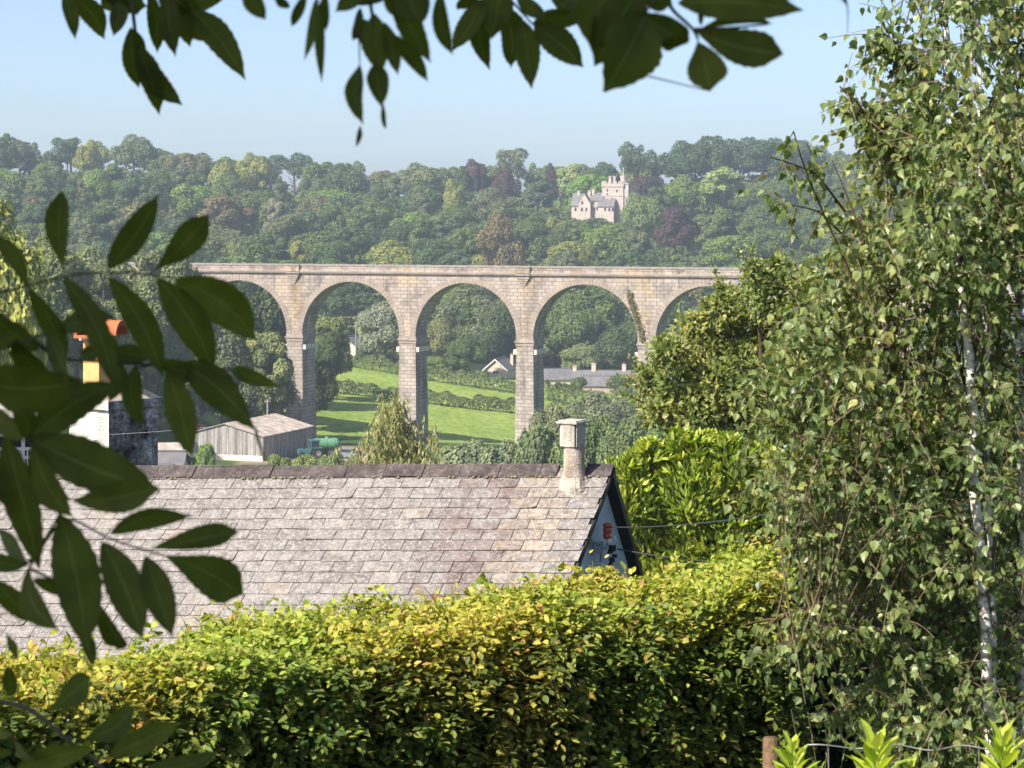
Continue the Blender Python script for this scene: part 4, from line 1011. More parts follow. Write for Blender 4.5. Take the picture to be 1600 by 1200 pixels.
def make_house():
    Rr = P(958, 731, 25.0); Rl = P(-190, 737, 26.6)
    V = np.array((-.86, -2.15, -1.8)); Vb = np.array((.53, 2.15, -1.8))
    E = Rr - Rl; Lr = np.linalg.norm(E); e = E / Lr
    root = thing('slate_roofed_house', 'house with lichened slate roof, blue grey gable and white chimney below the garden hedge', 'house', (0, 0, 0))
    nf = nrm(np.cross(e, V)); nf = nf if nf[2] > 0 else -nf
    nb = nrm(np.cross(Vb, e)); nb = nb if nb[2] > 0 else -nb
    # walls: gables inset, eaves hidden under the roof
    ov = .1
    gz0 = 35.0
    mb = MB()
    def prof(base):
        a = base + V * .9 - nf * .16; b = base - np.array((0, 0, .18)); c = base + Vb * .9 - nb * .16
        return [np.array((a[0], a[1], gz0)), a, b, c, np.array((c[0], c[1], gz0))]
    p1 = prof(Rr - e * ov); p0 = prof(Rl + e * ov)
    n = 5; v = np.array(p1 + p0)
    mb.add(v, [(i, (i + 1) % n, n + (i + 1) % n, n + i) for i in (0, 3)])
    mb.f.append((np.array([[0, 1, 2, 3, 4]]), 0)); mb.f.append((np.array([[9, 8, 7, 6, 5]]), 0))
    wall = mb.build('wall', plain('blue_grey_render', g(.50, .555, .565), .85, .2, [(5, (.85, .86, .86), (1.06, 1.05, 1.04)), (1.2, (.88, .88, .88), (1.05, 1.05, 1.05))], (50, .25)), root)
    # boarding under the slates
    mb = MB()
    for vec, nn in ((V, nf), (Vb, nb)):
        q = np.array([Rl, Rr, Rr + vec, Rl + vec]) - nn * .05
        mb.hexa(np.r_[q - nn * .06, q]) 
    rf = mb.build('roof', plain('roof_boards', g(.05, .045, .04), .9, .1), root)
    # individual slates
    sm = slate_mat()
    for vec, nn, nm in ((V, nf, 'slates'), (Vb, nb, 'slates')):
        mb = MB(); rows = 18; w0 = .335; vl = np.linalg.norm(vec); vd = vec / vl
        exp = vl / rows
        uvs = []
        for r in range(rows):
            off = (r % 2) * .5 * w0 + rng.normal(0, .012)
            nsl = int(Lr / w0) + 2
            for i in range(nsl):
                s0 = max(0, off + (i - 1) * w0 + .004); s1 = min(Lr, off + i * w0 - .004)
                if s1 - s0 < .04: continue
                t1 = (r + 1) * exp + rng.normal(0, .004); t0 = max(0, t1 - exp * 1.45)
                tilt = rng.normal(0, .0025); dz = rng.uniform(0, .004)
                lift0, lift1 = .003 + dz, .017 + dz + abs(rng.normal(0, .002))
                cr = rng.normal(0, .003)
                def q(s, t, l): return Rl + e * s + vd * t + nn * l
                th = .009
                ch = rng.uniform(.008, .035) if rng.random() < .55 else .004   # chipped lower corners
                top = [q(s0, t0, lift0), q(s0, t1 - ch * .7, lift1 + tilt), q(s0 + ch, t1 + cr, lift1 + tilt), q(s1 - ch, t1 - cr, lift1 - tilt), q(s1, t1 - ch * .6, lift1 - tilt), q(s1, t0, lift0)]
                bot = [x - nn * th for x in top]
                n0 = mb.n
                mb.add(np.array(top + bot), [(i_, (i_ + 1) % 6, 6 + (i_ + 1) % 6, 6 + i_) for i_ in range(6)])
                mb.f.append((np.array([[5, 4, 3, 2, 1, 0]]) + n0, 0))
                uvs += [((s0 + s1) / 2 / Lr, t1 / vl)] * 12
        o = mb.build('slates', sm, rf)
        me = o.data; uv = me.uv_layers.new(name='roof')
        vi = np.empty(len(me.loops), np.int32); me.loops.foreach_get('vertex_index', vi)
        uv.data.foreach_set('uv', np.array(uvs, np.float32)[vi].ravel())
    # ridge tiles
    mb = MB(); s = 0.0; i = 0
    up = nrm(nf + nb)
    rt = plain('ridge_tile', g(.095, .085, .085), .8, .2, [(5, (.6, .55, .55), (1.3, 1.2, 1.15), .35, .65), (22, (.8, .8, .8), (1.9, 1.8, 1.6), .5, .75)], (30, .4))
    flue_s = Lr - np.linalg.norm(Rr - P(896, 731, 25.05))
    while s < Lr - .02:
        l = min(.455 + rng.normal(0, .02), Lr - s)
        a, b = s + .004, s + l - .004
        s += l
        if Lr - s < .2: b = Lr + .01; s = Lr
        if a < flue_s + .15 and b > flue_s - .15:
            if a < flue_s - .22: b = flue_s - .16
            elif b > flue_s + .25: a = flue_s + .16
            else: continue
        i += 1; mb = MB()
        for vec, nn in ((V, nf), (Vb, nb)):
            vd = vec / np.linalg.norm(vec)
            h = .028 + .006 * (i % 2) + rng.normal(0, .003)
            jj = rng.normal(0, .004)
            q0, q1 = Rl + e * a + up * (h + .02 + jj), Rl + e * b + up * (h + .02 + jj)
            pts = np.array([q0, q1, Rl + e * b + vd * .155 + nn * (h), Rl + e * a + vd * .155 + nn * (h)])
            mb.hexa(np.r_[pts - nn * .018, pts])
        mb.build('ridge_tile', rt, rf)
    mb = MB(); k = 90
    for i in range(k):                            # moss and mortar in the joint under the tiles
        sx = rng.uniform(0, Lr); mb.lathe(Rl + e * sx + V / np.linalg.norm(V) * .16 + nf * .018, [(0, -.01), (rng.uniform(.012, .03), 0), (rng.uniform(.006, .018), .012), (0, .018)], 7)
    mb.build('moss', plain('moss', g(.22, .21, .12), .95, .1, (30, (.6, .6, .6), (1.3, 1.3, 1.2))), rf, True)
    # bargeboards: dark on both verges, fascia under the far one
    bb = plain('black_bargeboard', g(.022, .021, .022), .6, .3, (9, (.7, .7, .7), (1.4, 1.4, 1.4)))
    for vec, nn, dp in ((V, nf, .07), (Vb, nb, .12)):
        mb = MB()
        q = np.array([Rr - e * .03, Rr + e * .012, Rr + e * .012 + vec * 1.02, Rr - e * .03 + vec * 1.02]) - nn * .008
        mb.hexa(np.r_[q - nn * dp, q])
        mb.build('bargeboard', bb, rf)
    mb = MB()
    q = np.array([Rr - e * (ov + .02), Rr - e * .035, Rr - e * .035 + Vb, Rr - e * (ov + .02) + Vb]) - nb * .118
    mb.hexa(np.r_[q - nb * .02, q]); mb.build('soffit', bb, rf)
    # flue with its slotted square cowl
    fm = plain('asbestos_flue', g(.46, .41, .36), .85, .2, [(7, (.6, .58, .58), (1.2, 1.15, 1.1)), (30, (.8, .8, .8), (1.15, 1.15, 1.15))], (40, .4), 0, (9, 1.5, (.7, .66, .62)))
    fb = P(897, 748, 24.93); ft = P(896, 690, 24.93)
    mb = MB(); hgt = ft[2] - fb[2]
    mb.lathe(fb, [(.16, -.15), (.15, .0), (.128, .05), (.118, .12), (.118, hgt - .05), (.1, hgt - .01), (.08, hgt + .03), (0, hgt + .03)], 28)
    fl = mb.build('flue', fm, rf, True)
    mb = MB(); q = fb + np.array((0, -.02, -.02))
    mb.lathe(q, [(.2, -.16), (.19, -.08), (.155, .0), (.13, .04), (.1, .04)], 20)
    v = mb.v[0]; mb.v[0] = np.c_[v[:, 0] + rng.normal(0, .012, len(v)), v[:, 1], v[:, 2] + rng.normal(0, .012, len(v))]
    mb.build('mortar', plain('mortar', g(.40, .35, .30), .95, .1, (14, (.6, .6, .6), (1.2, 1.2, 1.15)), (30, .6)), fl)
    # cowl: four plates standing off the corners, lid and dark core
    cz0, cz1 = P(0, 697, 24.93)[2], P(0, 661, 24.93)[2]; cc = np.array((P(894.5, 0, 24.93)[0], 24.93, 0)); a = math.radians(-33)
    mb = MB(); hh = cz1 - cz0; zc = (cz0 + cz1) / 2
    rot = lambda x, y: np.array((x * math.cos(a) - y * math.sin(a), x * math.sin(a) + y * math.cos(a), 0))
    for ang in (0, 90, 180, 270):
        A2 = a + math.radians(ang)
        c_ = cc + np.array((math.sin(A2) * .116, -math.cos(A2) * .116, zc))
        # each plate is bowed: three strips
        for j, (o_, wd, yaw_, back) in enumerate(((-.064, .056, -.2, .006), (0, .075, 0, 0), (.064, .056, .2, .006))):
            mb.box(c_ + np.array((math.cos(A2) * o_, math.sin(A2) * o_, 0)) + np.array((-math.sin(A2) * back, math.cos(A2) * back, 0)), (wd, .012, hh * (.97 if j != 1 else 1)), A2 + yaw_)
    cm = plain('cowl_cement', g(.52, .49, .44), .8, .25, [(8, (.7, .7, .7), (1.15, 1.15, 1.12)), (35, (.85, .85, .85), (1.1, 1.1, 1.1))], (40, .3), 0, (10, 1.2, (.72, .7, .66)))
    cw = mb.build('cowl', cm, fl)
    mb = MB(); mb.box(cc + np.array((0, 0, cz1 + .012)), (.275, .275, .022), a); mb.box(cc + np.array((0, 0, cz1 + .03)), (.23, .23, .014), a); mb.build('cowl_lid', cm, cw)
    mb = MB(); mb.box(cc + np.array((0, 0, zc)), (.2, .2, hh * .9), a); mb.lathe(cc + np.array((0, 0, cz0)), [(.085, 0), (.085, hh * .5)], 16); mb.build('cowl_dark_core', bb, cw)  # black core put in so the slots look shaded inside
    # gable fittings: red insulator on its bracket, cable cleats and bracket strip
    Eg = Rr - e * ov
    gn = nrm(np.cross(Vb - V, (0, 0, 1.0))); gn = gn if gn[0] > 0 else -gn
    def G(px, py):                                  # the gable plane where photo pixel (px, py) falls
        d0 = np.array(((px - 800) / F, 1, -(py - HY) / F)); o0 = np.array((0, 0, ZC))
        t = np.dot(Eg - o0, gn) / np.dot(d0, gn); return o0 + d0 * t + gn * .015
    q = G(935, 829) + gn * .09
    mb = MB(); mb.lathe(q - (0, 0, .09), [(0, 0), (.035, .0), (.05, .02), (.05, .05), (.036, .06), (.05, .075), (.05, .12), (.04, .13), (.054, .14), (.054, .165), (.03, .18), (0, .182)], 18)
    ins = mb.build('insulator', plain('red_insulator', g(.42, .06, .02), .3, .5), wall, True)
    mb = MB(); mb.tube([q - (0, 0, .2), q - (0, 0, .05)], .014, 8); mb.tube([q - (0, 0, .19), q - gn * .12 - (0, 0, .19)], .014, 8); mb.box(q - gn * .1 - (0, 0, .2), (.05, .1, .12))
    mb.build('bracket', M['steel'], ins)
    mb = MB(); mb.lathe(q - (0, 0, .11) + np.array((.02, -.03, 0)), [(0, -.02), (.028, -.01), (.028, .02), (0, .03)], 12); th = np.linspace(0, 1.7 * PI, 14)
    mb.tube([q + np.array((.045 + .05 * math.cos(t), -.03, -.10 + .05 * math.sin(t))) for t in th], .006, 6); mb.build('cable_eye', M['white'], ins)
    for px, py, sc in ((949, 855, 1.0), (950, 874, .8), (947, 893, .9)):
        c0 = G(px, py); mb = MB()
        for j in range(5): mb.box(c0 + np.array((rng.normal(0, .02), rng.normal(0, .02), rng.normal(0, .02))) + gn * .03, (.05 * sc, .06 * sc, .045 * sc), rng.uniform(0, 1))
        mb.tube([c0 + gn * .03, c0 + gn * .03 + np.array((-.04, -.03, -.07))], .012, 6)
        mb.build('cable_cleat', bb, wall)
    mb = MB(); c0, c1 = G(939, 846), G(936, 905); mb.tube([c0, c1], .02, 4); c2, c3 = G(921, 845), G(934, 850); mb.tube([c2, c3], .03, 4); mb.build('conduit', plain('grey_conduit', g(.30, .36, .39), .7, .3), wall)
    for (px, py), nm, lb, ep in (((937, 823), 'overhead_wire', 'upper thin wire running right from the red insulator on the gable', P(1760, 640, 15)), ((951, 857), 'overhead_wire', 'lower dark wire running right from the black cleat on the gable', P(1760, 838, 17))):
        a0 = G(px, py) + gn * .09; t = np.linspace(0, 1, 24)[:, None]
        pts = a0 + (ep - a0) * t - np.array((0, 0, .22)) * (t * (1 - t) * 4)
        mb = MB(); mb.tube(pts, .006 if py < 840 else .009, 5); tag(mb.build(nm, plain('dark_cable', g(.05, .05, .05), .6, .3)), lb, 'wire', 'wires fixed to the gable')
    # white chimney stack at the left end of the ridge, pots and cowl
    d = 28.0; a = math.radians(-41); cc = np.array((P(170, 0, d)[0], d, 0)); s = .80
    f_ = np.array((math.sin(a), -math.cos(a), 0)); r_ = np.array((math.cos(a), math.sin(a), 0))     # lit face normal, shaded face normal
    near = cc; ctr = near - f_ * s / 2 - r_ * s / 2
    zt = P(0, 641, d)[2]
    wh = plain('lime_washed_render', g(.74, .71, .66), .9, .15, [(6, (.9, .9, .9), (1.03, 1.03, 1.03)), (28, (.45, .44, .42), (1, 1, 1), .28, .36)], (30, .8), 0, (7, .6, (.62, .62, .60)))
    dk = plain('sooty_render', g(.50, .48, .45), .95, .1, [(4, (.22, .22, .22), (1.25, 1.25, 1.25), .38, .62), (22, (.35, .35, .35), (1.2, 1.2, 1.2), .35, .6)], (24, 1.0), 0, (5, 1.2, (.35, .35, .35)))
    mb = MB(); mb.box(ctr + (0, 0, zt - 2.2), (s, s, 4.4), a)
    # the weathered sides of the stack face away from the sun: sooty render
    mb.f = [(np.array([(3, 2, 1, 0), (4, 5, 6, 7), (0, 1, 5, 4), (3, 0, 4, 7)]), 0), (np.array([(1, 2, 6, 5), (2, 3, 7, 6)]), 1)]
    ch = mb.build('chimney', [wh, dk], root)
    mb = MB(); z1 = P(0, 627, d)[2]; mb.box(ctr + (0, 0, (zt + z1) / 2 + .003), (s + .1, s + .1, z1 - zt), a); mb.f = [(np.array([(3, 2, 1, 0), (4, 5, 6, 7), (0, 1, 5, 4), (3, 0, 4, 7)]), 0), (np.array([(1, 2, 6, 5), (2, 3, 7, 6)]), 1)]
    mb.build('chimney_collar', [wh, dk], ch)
    mb = MB(); v = []
    mb.box(ctr + (0, 0, z1 + .075), (s + .04, s + .04, .14), a, 0, .55); mb.build('flaunching', plain('flaunching', g(.45, .38, .30), .95, .1, (10, (.6, .6, .6), (1.2, 1.15, 1.1))), ch)
    pc = ctr + f_ * .02; pw = .25; pz0, pz1 = z1 + .06, P(0, 533, d)[2]
    pc = np.array((P(146, 0, d)[0], d + .25, 0))
    mb = MB(); mb.box(pc + (0, 0, (pz0 + pz1) / 2), (pw, pw, pz1 - pz0), a + math.radians(14))
    pot = mb.build('chimney_pot', plain('buff_pot', g(.62, .40, .17), .8, .2, [(12, (.8, .78, .72), (1.12, 1.1, 1.08)), (60, (.6, .55, .5), (1, 1, 1), .3, .38)], (40, .3)), ch)
    mb = MB(); mb.box(pc + (0, 0, pz1 + .018), (pw + .07, pw + .07, .035), a + math.radians(14)); mb.build('pot_flange', M['white'], pot)
    # terracotta half round hood, open at both ends
    ax = nrm(np.array((-.32, -.95, 0)))                          # tunnel axis towards us and left
    sd = np.array((-ax[1], ax[0], 0)); hz0 = pz1 + .04
    mb = MB(); th = np.linspace(0, PI, 17)
    L2 = .3
    for sg in (0,):
        prof = [(r, t) for r in (.185, .135) for t in th]
        ring = lambda off: np.array([pc + ax * off + sd * r * math.cos(t) * .9 + np.array((0, 0, hz0 + .03 + r * math.sin(t))) for r, t in prof])
        v = np.r_[ring(L2), ring(-L2)]; n = 17
        f = []
        for i in range(16):
            f += [(i, i + 1, 34 + i + 1, 34 + i), (17 + i + 1, 17 + i, 34 + 17 + i, 34 + 17 + i + 1), (i + 1, i, 17 + i, 17 + i + 1), (34 + i, 34 + i + 1, 34 + 17 + i + 1, 34 + 17 + i)]
        mb.add(v, f)
    cr_ = pc + np.array((0, 0, hz0 + .015))
    q = np.array([cr_ + ax * L2 + sd * .17, cr_ + ax * L2 - sd * .17, cr_ - ax * L2 - sd * .17, cr_ - ax * L2 + sd * .17]); mb.hexa(np.r_[q - (0, 0, .02), q + (0, 0, .02)])
    # the cross arm of the hood to the right
    ring2 = lambda off: np.array([pc + sd * off + ax * r * math.cos(t) * .9 + np.array((0, 0, hz0 + .03 + r * math.sin(t))) for r, t in prof])
    mb.add(np.r_[ring2(.15), ring2(.36)], f)
    mb.build('pot_hood', M['terracotta'], pot)
    mb = MB(); q = pc + np.array((0, 0, hz0 + .07)); mb.box(q - ax * .1, (.2, .2, .12), math.atan2(ax[1], ax[0])); mb.build('hood_baffle', bb, pot)
    # aerial wire passing over the stack
    mb = MB(); t = np.linspace(0, 1, 16)[:, None]; a0, a1 = P(20, 683, 26.9), P(330, 667, 27.2); mb.tube(a0 + (a1 - a0) * t - np.array((0, 0, .03)) * (t * (1 - t) * 4), .0025, 5)
    tag(mb.build('overhead_wire', M['steel']), 'thin pale wire crossing in front of the white chimney', 'wire')
make_house()

# ------------------------------------------------------------------ balcony house at the left edge
def balcony_house():
    d = 46; x0, x1 = P(-90, 0, d)[0], P(58, 0, d)[0]
    z = lambda py: P(0, py, d)[2]
    root = thing('balcony_house', 'white framed glazed balcony house with pale sloping roof at the left edge', 'house', ((x0 + x1) / 2, d, gz(-11, d)), math.radians(6))
    b0 = root.location[2]; w = x1 - x0
    mb = MB(); mb.box((0, 2.2, (z(668) - b0) / 2 - .5), (w - .3, 3.4, z(668) - b0 + 1)); mb.build('wall', plain('grey_render', g(.25, .24, .23), .9, .15), root)  # wall in one even dark grey
    mb = MB(); a, c = z(640) - b0, z(655) - b0
    q = np.array([(-w / 2 - .3, -.6, a + .1), (w / 2 + .1, -.6, c), (w / 2 + .1, 4, c + .25), (-w / 2 - .3, 4, a + .35)]); mb.hexa(np.r_[q, q + (0, 0, .16)]); mb.build('roof', plain('pale_membrane', g(.50, .46, .42), .7, .2, (2, (.85, .85, .85), (1.05, 1.05, 1.05))), root)
    mb = MB(); zb = z(740) - b0
    for i in range(7):
        x = -w / 2 + i * w / 6 * .995; mb.box((x, .3, (a + zb) / 2 - .15), (.07, .07, a - zb - .2))
    for py in (682, 704, 718): mb.box((0, .3, z(py) - b0), (w, .06, .06))
    for i in range(24): mb.box((-w / 2 + i * w / 24, .3, (z(704) + z(740)) / 2 - b0), (.03, .03, z(704) - z(740)))
    mb.build('balcony_frame', M['white'], root)
    mb = MB(); mb.box((0, .46, (a + zb) / 2 - .3), (w - .2, .05, a - zb - .4)); mb.build('glazing', M['glass'], root)
balcony_house()

# ------------------------------------------------------------------ clipped hornbeam hedge
HZT = -1.62                                            # top of the hedge under eye level
def hedge():
    fl = [(-700, 1330), (-140, 1150), (0, 1092), (300, 1062), (600, 1010), (900, 972), (1100, 945), (1236, 926)]
    bl = [(-900, 1180), (-260, 1060), (-40, 1018), (250, 975), (480, 930), (700, 906), (900, 888), (1060, 864), (1240, 826)]
    def tp(px, py, h): d = -h * F / (py - HY); return np.array(((px - 800) / F * d, d, ZC + h))
    hf = np.interp([p[0] for p in fl], [0, 1236], [-1.56, -1.6]); hb = np.interp([p[0] for p in bl], [0, 1240], [-1.56, -1.52])
    f = np.array([tp(p[0], p[1], h) for p, h in zip(fl, hf)]); b = np.array([tp(p[0], p[1], h) for p, h in zip(bl, hb)])
    b[:, 2] -= .10
    def curve(c, t):
        s = np.r_[0, np.cumsum(np.linalg.norm(np.diff(c, axis=0), axis=1))]; s /= s[-1]
        return np.stack([np.interp(t, s, c[:, k]) for k in range(3)], -1)
    root = thing('hornbeam_hedge', 'broad clipped hornbeam hedge with yellow green top and dark front across the garden', 'hedge', (0, 0, 0))
    # inner mass of dark brown twigs
    mb = MB(); n = 14; t = np.linspace(0, 1, n)
    F1, B1 = curve(f, t), curve(b, t)
    ins = nrm(B1 - F1) * .16
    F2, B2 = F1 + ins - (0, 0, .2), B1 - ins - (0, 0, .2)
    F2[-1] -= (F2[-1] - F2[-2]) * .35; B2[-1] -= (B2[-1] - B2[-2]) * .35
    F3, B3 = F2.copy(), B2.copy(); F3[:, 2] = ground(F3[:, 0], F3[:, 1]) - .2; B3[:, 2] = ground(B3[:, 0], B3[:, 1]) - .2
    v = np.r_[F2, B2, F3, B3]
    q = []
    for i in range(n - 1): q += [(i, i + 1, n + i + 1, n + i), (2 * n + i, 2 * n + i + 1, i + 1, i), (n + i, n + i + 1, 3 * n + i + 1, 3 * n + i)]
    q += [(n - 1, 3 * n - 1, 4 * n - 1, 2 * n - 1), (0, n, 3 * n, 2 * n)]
    mb.add(v, q); mb.build('twig_mass', plain('dark_twig', g(.020, .022, .010), .95, .05, (20, (.4, .4, .4), (1.6, 1.5, 1.2)), (30, 1)), root)
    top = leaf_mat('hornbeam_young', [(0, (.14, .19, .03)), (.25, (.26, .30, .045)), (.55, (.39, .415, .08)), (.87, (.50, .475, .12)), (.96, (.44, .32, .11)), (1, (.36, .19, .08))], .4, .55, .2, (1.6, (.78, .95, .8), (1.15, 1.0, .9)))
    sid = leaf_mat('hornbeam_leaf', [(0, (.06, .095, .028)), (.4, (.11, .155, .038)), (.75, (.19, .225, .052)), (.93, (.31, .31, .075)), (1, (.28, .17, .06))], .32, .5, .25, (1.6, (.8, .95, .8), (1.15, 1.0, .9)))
    mb = MB()
    def bump(p): return .055 * np.sin(p[:, 0] * 5.1 + p[:, 1] * 3) * np.cos(p[:, 1] * 4.3 - p[:, 0] * 2) + .03 * np.sin(p[:, 0] * 13) * np.sin(p[:, 1] * 11)
    # top
    n = 76000; t = rng.random(n); u = rng.random(n)
    a, c = curve(f, t), curve(b, t); pos = a + (c - a) * u[:, None]
    pos[:, 2] += bump(pos) - rng.random(n) ** 2 * .16 - .10 * np.exp(-u / .06) + rng.exponential(.018, n)
    ax = rand_unit(n) * (1, 1, .45) + (0, 0, .12); nr = rand_unit(n) * .75 + (-.25, -.25, 1)
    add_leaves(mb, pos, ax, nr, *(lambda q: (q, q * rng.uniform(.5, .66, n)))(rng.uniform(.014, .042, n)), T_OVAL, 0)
    # front, falling to the ground
    def side(c0, n, out, m, endfrac=1.0, tmin=0.0):
        t = tmin + (1 - tmin) * rng.random(n); base = curve(c0, t); s = rng.random(n) ** 1.15
        zb = ground(base[:, 0], base[:, 1]); depth = base[:, 2] - zb
        pos = base.copy(); pos[:, 2] -= s * depth
        rnd = np.exp(-s / .05) * .10
        o3 = np.array(out)
        bm_ = .07 * np.sin(t * 46 + s * 9) * np.sin(s * 15 + t * 20) + .06 * np.sin(t * 97 + s * 31) * np.sin(s * 38 + t * 15) + .04 * np.sin(t * 190 + s * 20)
        pos += o3 * (bm_ - rnd - rng.random(n) ** 2 * .18)[:, None]
        ax = rand_unit(n) * .8 + o3 * .7 + (0, 0, -.35); nr = o3 * .45 + rand_unit(n) * .45 + np.array((-.25, -.1, .8))
        lm = (rng.random(n) < .16 + .4 * np.exp(-s / .1)).astype(int)
        for mm in (0, 1):
            k = lm != mm if m == 1 else lm == mm
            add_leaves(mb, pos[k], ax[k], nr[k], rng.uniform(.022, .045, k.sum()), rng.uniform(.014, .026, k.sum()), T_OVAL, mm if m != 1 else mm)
    side(f, 52000, (.55, -.83, 0), 1)
    # layered sprays: twigs reaching out from the face, their leaves spread level on either side
    o3 = np.array((.55, -.83, 0)); ns = 7400
    t = rng.random(ns); b0 = curve(f, t); s = rng.random(ns); b0[:, 2] -= .03 + s * (b0[:, 2] - ground(b0[:, 0], b0[:, 1]))
    b0 += o3 * (rng.uniform(-.16, .02, ns) + .05 * np.sin(t * 60 + s * 22) * np.sin(s * 30) - .08 * np.exp(-s / .05))[:, None]
    dr = nrm(o3 * .8 + rng.normal(0, .45, (ns, 3)) * (1, 1, .55) + (0, 0, -.12)); ln = rng.uniform(.08, .22, ns)
    sidev = nrm(np.cross(dr, (0, 0, 1.0)))
    bright = (rng.random(ns) < .17).astype(int)
    for k in range(9):
        w_ = (k + .6) / 9; sg = 1 if k % 2 else -1
        pos = b0 + dr * (ln * w_)[:, None] - np.array((0, 0, .05)) * (w_ ** 2 * ln / .2)[:, None]
        ax = dr * .7 + sidev * sg * (.95 if k < 8 else 0) + rng.normal(0, .22, (ns, 3)) + (0, 0, -.12); nr = np.array((0, 0, 1.0)) + rng.normal(0, .3, (ns, 3))
        Ls = rng.uniform(.019, .047, ns)
        for mm in (0, 1):
            q_ = bright == (1 - mm)
            add_leaves(mb, pos[q_], ax[q_], nr[q_], Ls[q_], Ls[q_] * .56, T_OVAL, mm)
    side(b, 5000, (-.55, .83, 0), 1)
    # right end
    n = 11000; u = rng.random(n); s = rng.random(n)
    pos = f[-1] + (b[-1] - f[-1]) * u[:, None]; pos[:, 2] -= s * (pos[:, 2] - ground(pos[:, 0], pos[:, 1]))
    pos += np.array((.8, .55, 0)) * (rng.normal(0, .05, n) - rng.random(n) ** 2 * .1)[:, None]
    add_leaves(mb, pos, rand_unit(n) + (.6, .3, -.3), np.array((.5, .2, .7)) + rand_unit(n) * .5, rng.uniform(.04, .07, n), rng.uniform(.026, .042, n), T_OVAL, 1)
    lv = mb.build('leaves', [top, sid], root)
    # young shoots standing above the clipped top
    mb, ml = MB(), MB()
    for i in range(170):
        t, u = rng.random(), (rng.random() if i % 3 else rng.uniform(.8, 1))
        p = curve(f, np.array([t]))[0] * (1 - u) + curve(b, np.array([t]))[0] * u
        l = rng.uniform(.07, .22); dr = nrm(np.array((rng.normal(0, .3), rng.normal(0, .3), 1)))
        k = 6; s_ = np.linspace(0, 1, k)[:, None]; bend = np.array((rng.normal(0, .05), rng.normal(0, .05), 0))
        pts = p - (0, 0, .05) + dr * l * s_ + bend * s_ ** 2
        ml.tube(pts, np.linspace(.0025, .001, k), 4, 1)
        m_ = int(5 + l * 20); w = rng.random(m_)
        pp = p - (0, 0, .05) + dr * l * w[:, None] + bend * w[:, None] ** 2
        add_leaves(ml, pp, rand_unit(m_) * (1, 1, .5) + (0, 0, .3), rand_unit(m_) * .6 + (0, -.2, 1), rng.uniform(.03, .055, m_), rng.uniform(.02, .034, m_), T_OVAL)
    ml.build('shoot', [top, plain('young_twig', g(.16, .15, .05), .7, .2)], root)
hedge()

# ------------------------------------------------------------------ bright laurel behind the gable, oak, birch
def leafy(root, name, mat, c, r, n, L, W, tmpl, squash=.9, up=.5, out=.8, jit=.7, inner=.12):
    mb = MB(); p, d = crown_points(c, r, n, squash, inner)
    k = len(p)
    add_leaves(mb, p, d * out + np.array((0, 0, up)) + rand_unit(k) * jit, d * .6 + rand_unit(k) * .6 + np.array((-.2, -.2, .5)), rng.uniform(L * .6, L * 1.25, k), rng.uniform(W * .7, W * 1.2, k), tmpl)
    return mb.build(name, mat, root)
def lobes_px(pts, d, dd):
    c, r = [], []
    for px, py, rp in pts:
        q = d + rng.uniform(-dd, dd); c.append(P(px, py, q)); r.append(rp / F * d)
    return np.array(c), np.array(r)
def laurel():
    d = 28.6
    p = at(1075, d)
    root = thing('laurel_bush', 'bright glossy yellow green laurel bush standing right of the gable', 'bush', (0, 0, 0))
    pts = [(985, 758, 40), (1040, 742, 48), (1090, 728, 46), (1140, 738, 46), (1180, 745, 46), (1230, 755, 50), (985, 790, 46), (1030, 790, 60), (1090, 780, 66), (1150, 790, 60), (1210, 800, 56), (1005, 850, 50), (1060, 850, 60), (1130, 850, 60), (1200, 860, 60), (1270, 800, 60), (1270, 870, 60), (1040, 920, 60), (1120, 930, 60), (1200, 940, 60), (1015, 716, 22), (1062, 698, 22), (1085, 706, 22), (1112, 702, 20), (1140, 708, 22), (964, 742, 20), (992, 728, 20), (955, 770, 24), (1165, 716, 20)]
    c, r = lobes_px(pts, d, .22)
    m1 = leaf_mat('laurel_leaf', [(0, (.075, .12, .02)), (.35, (.18, .24, .035)), (.7, (.32, .38, .06)), (1, (.46, .48, .11))], .34, .3, .5, (2.5, (.7, .85, .7), (1.15, 1.05, 1)))
    lv = leafy(root, 'leaves', m1, c, r * .9, 17000, .14, .042, T_LONG, .95, .75, .6, .55)
    mb = MB(); n = 260                        # upright tip rosettes
    i = rng.integers(0, len(c) - 4, n); dr = nrm(rng.normal(0, .5, (n, 3)) + (0, -.25, 1)); tip = c[i] + dr * r[i][:, None] * 1.02
    for q, u in zip(tip, dr):
        k = 7; a = rng.uniform(0, 2 * PI, k)
        axv = np.c_[np.cos(a), np.sin(a), np.zeros(k)] * .7 + u * 1.1
        add_leaves(mb, np.repeat(q[None], k, 0) - u * .02, axv, np.c_[-np.cos(a), -np.sin(a), np.ones(k)], rng.uniform(.11, .17, k), rng.uniform(.038, .054, k), T_LONG)
    mb.build('shoot', leaf_mat('laurel_shoot', [(0, (.25, .35, .035)), (.6, (.38, .46, .05)), (1, (.50, .52, .09))], .4, .35, .45), lv)
    mb = MB()
    for j in range(9):
        b0 = np.array((p[0] + rng.normal(0, .3), d + rng.normal(0, .15), gz(p[0], d) - .2)); k = rng.integers(0, len(c)); mb.tube([b0, (b0 + c[k]) / 2 + rng.normal(0, .1, 3), c[k]], [.035, .025, .01], 6)
    mb.build('branches', M['bark'], root)
    # shaded heart of the bush
laurel()

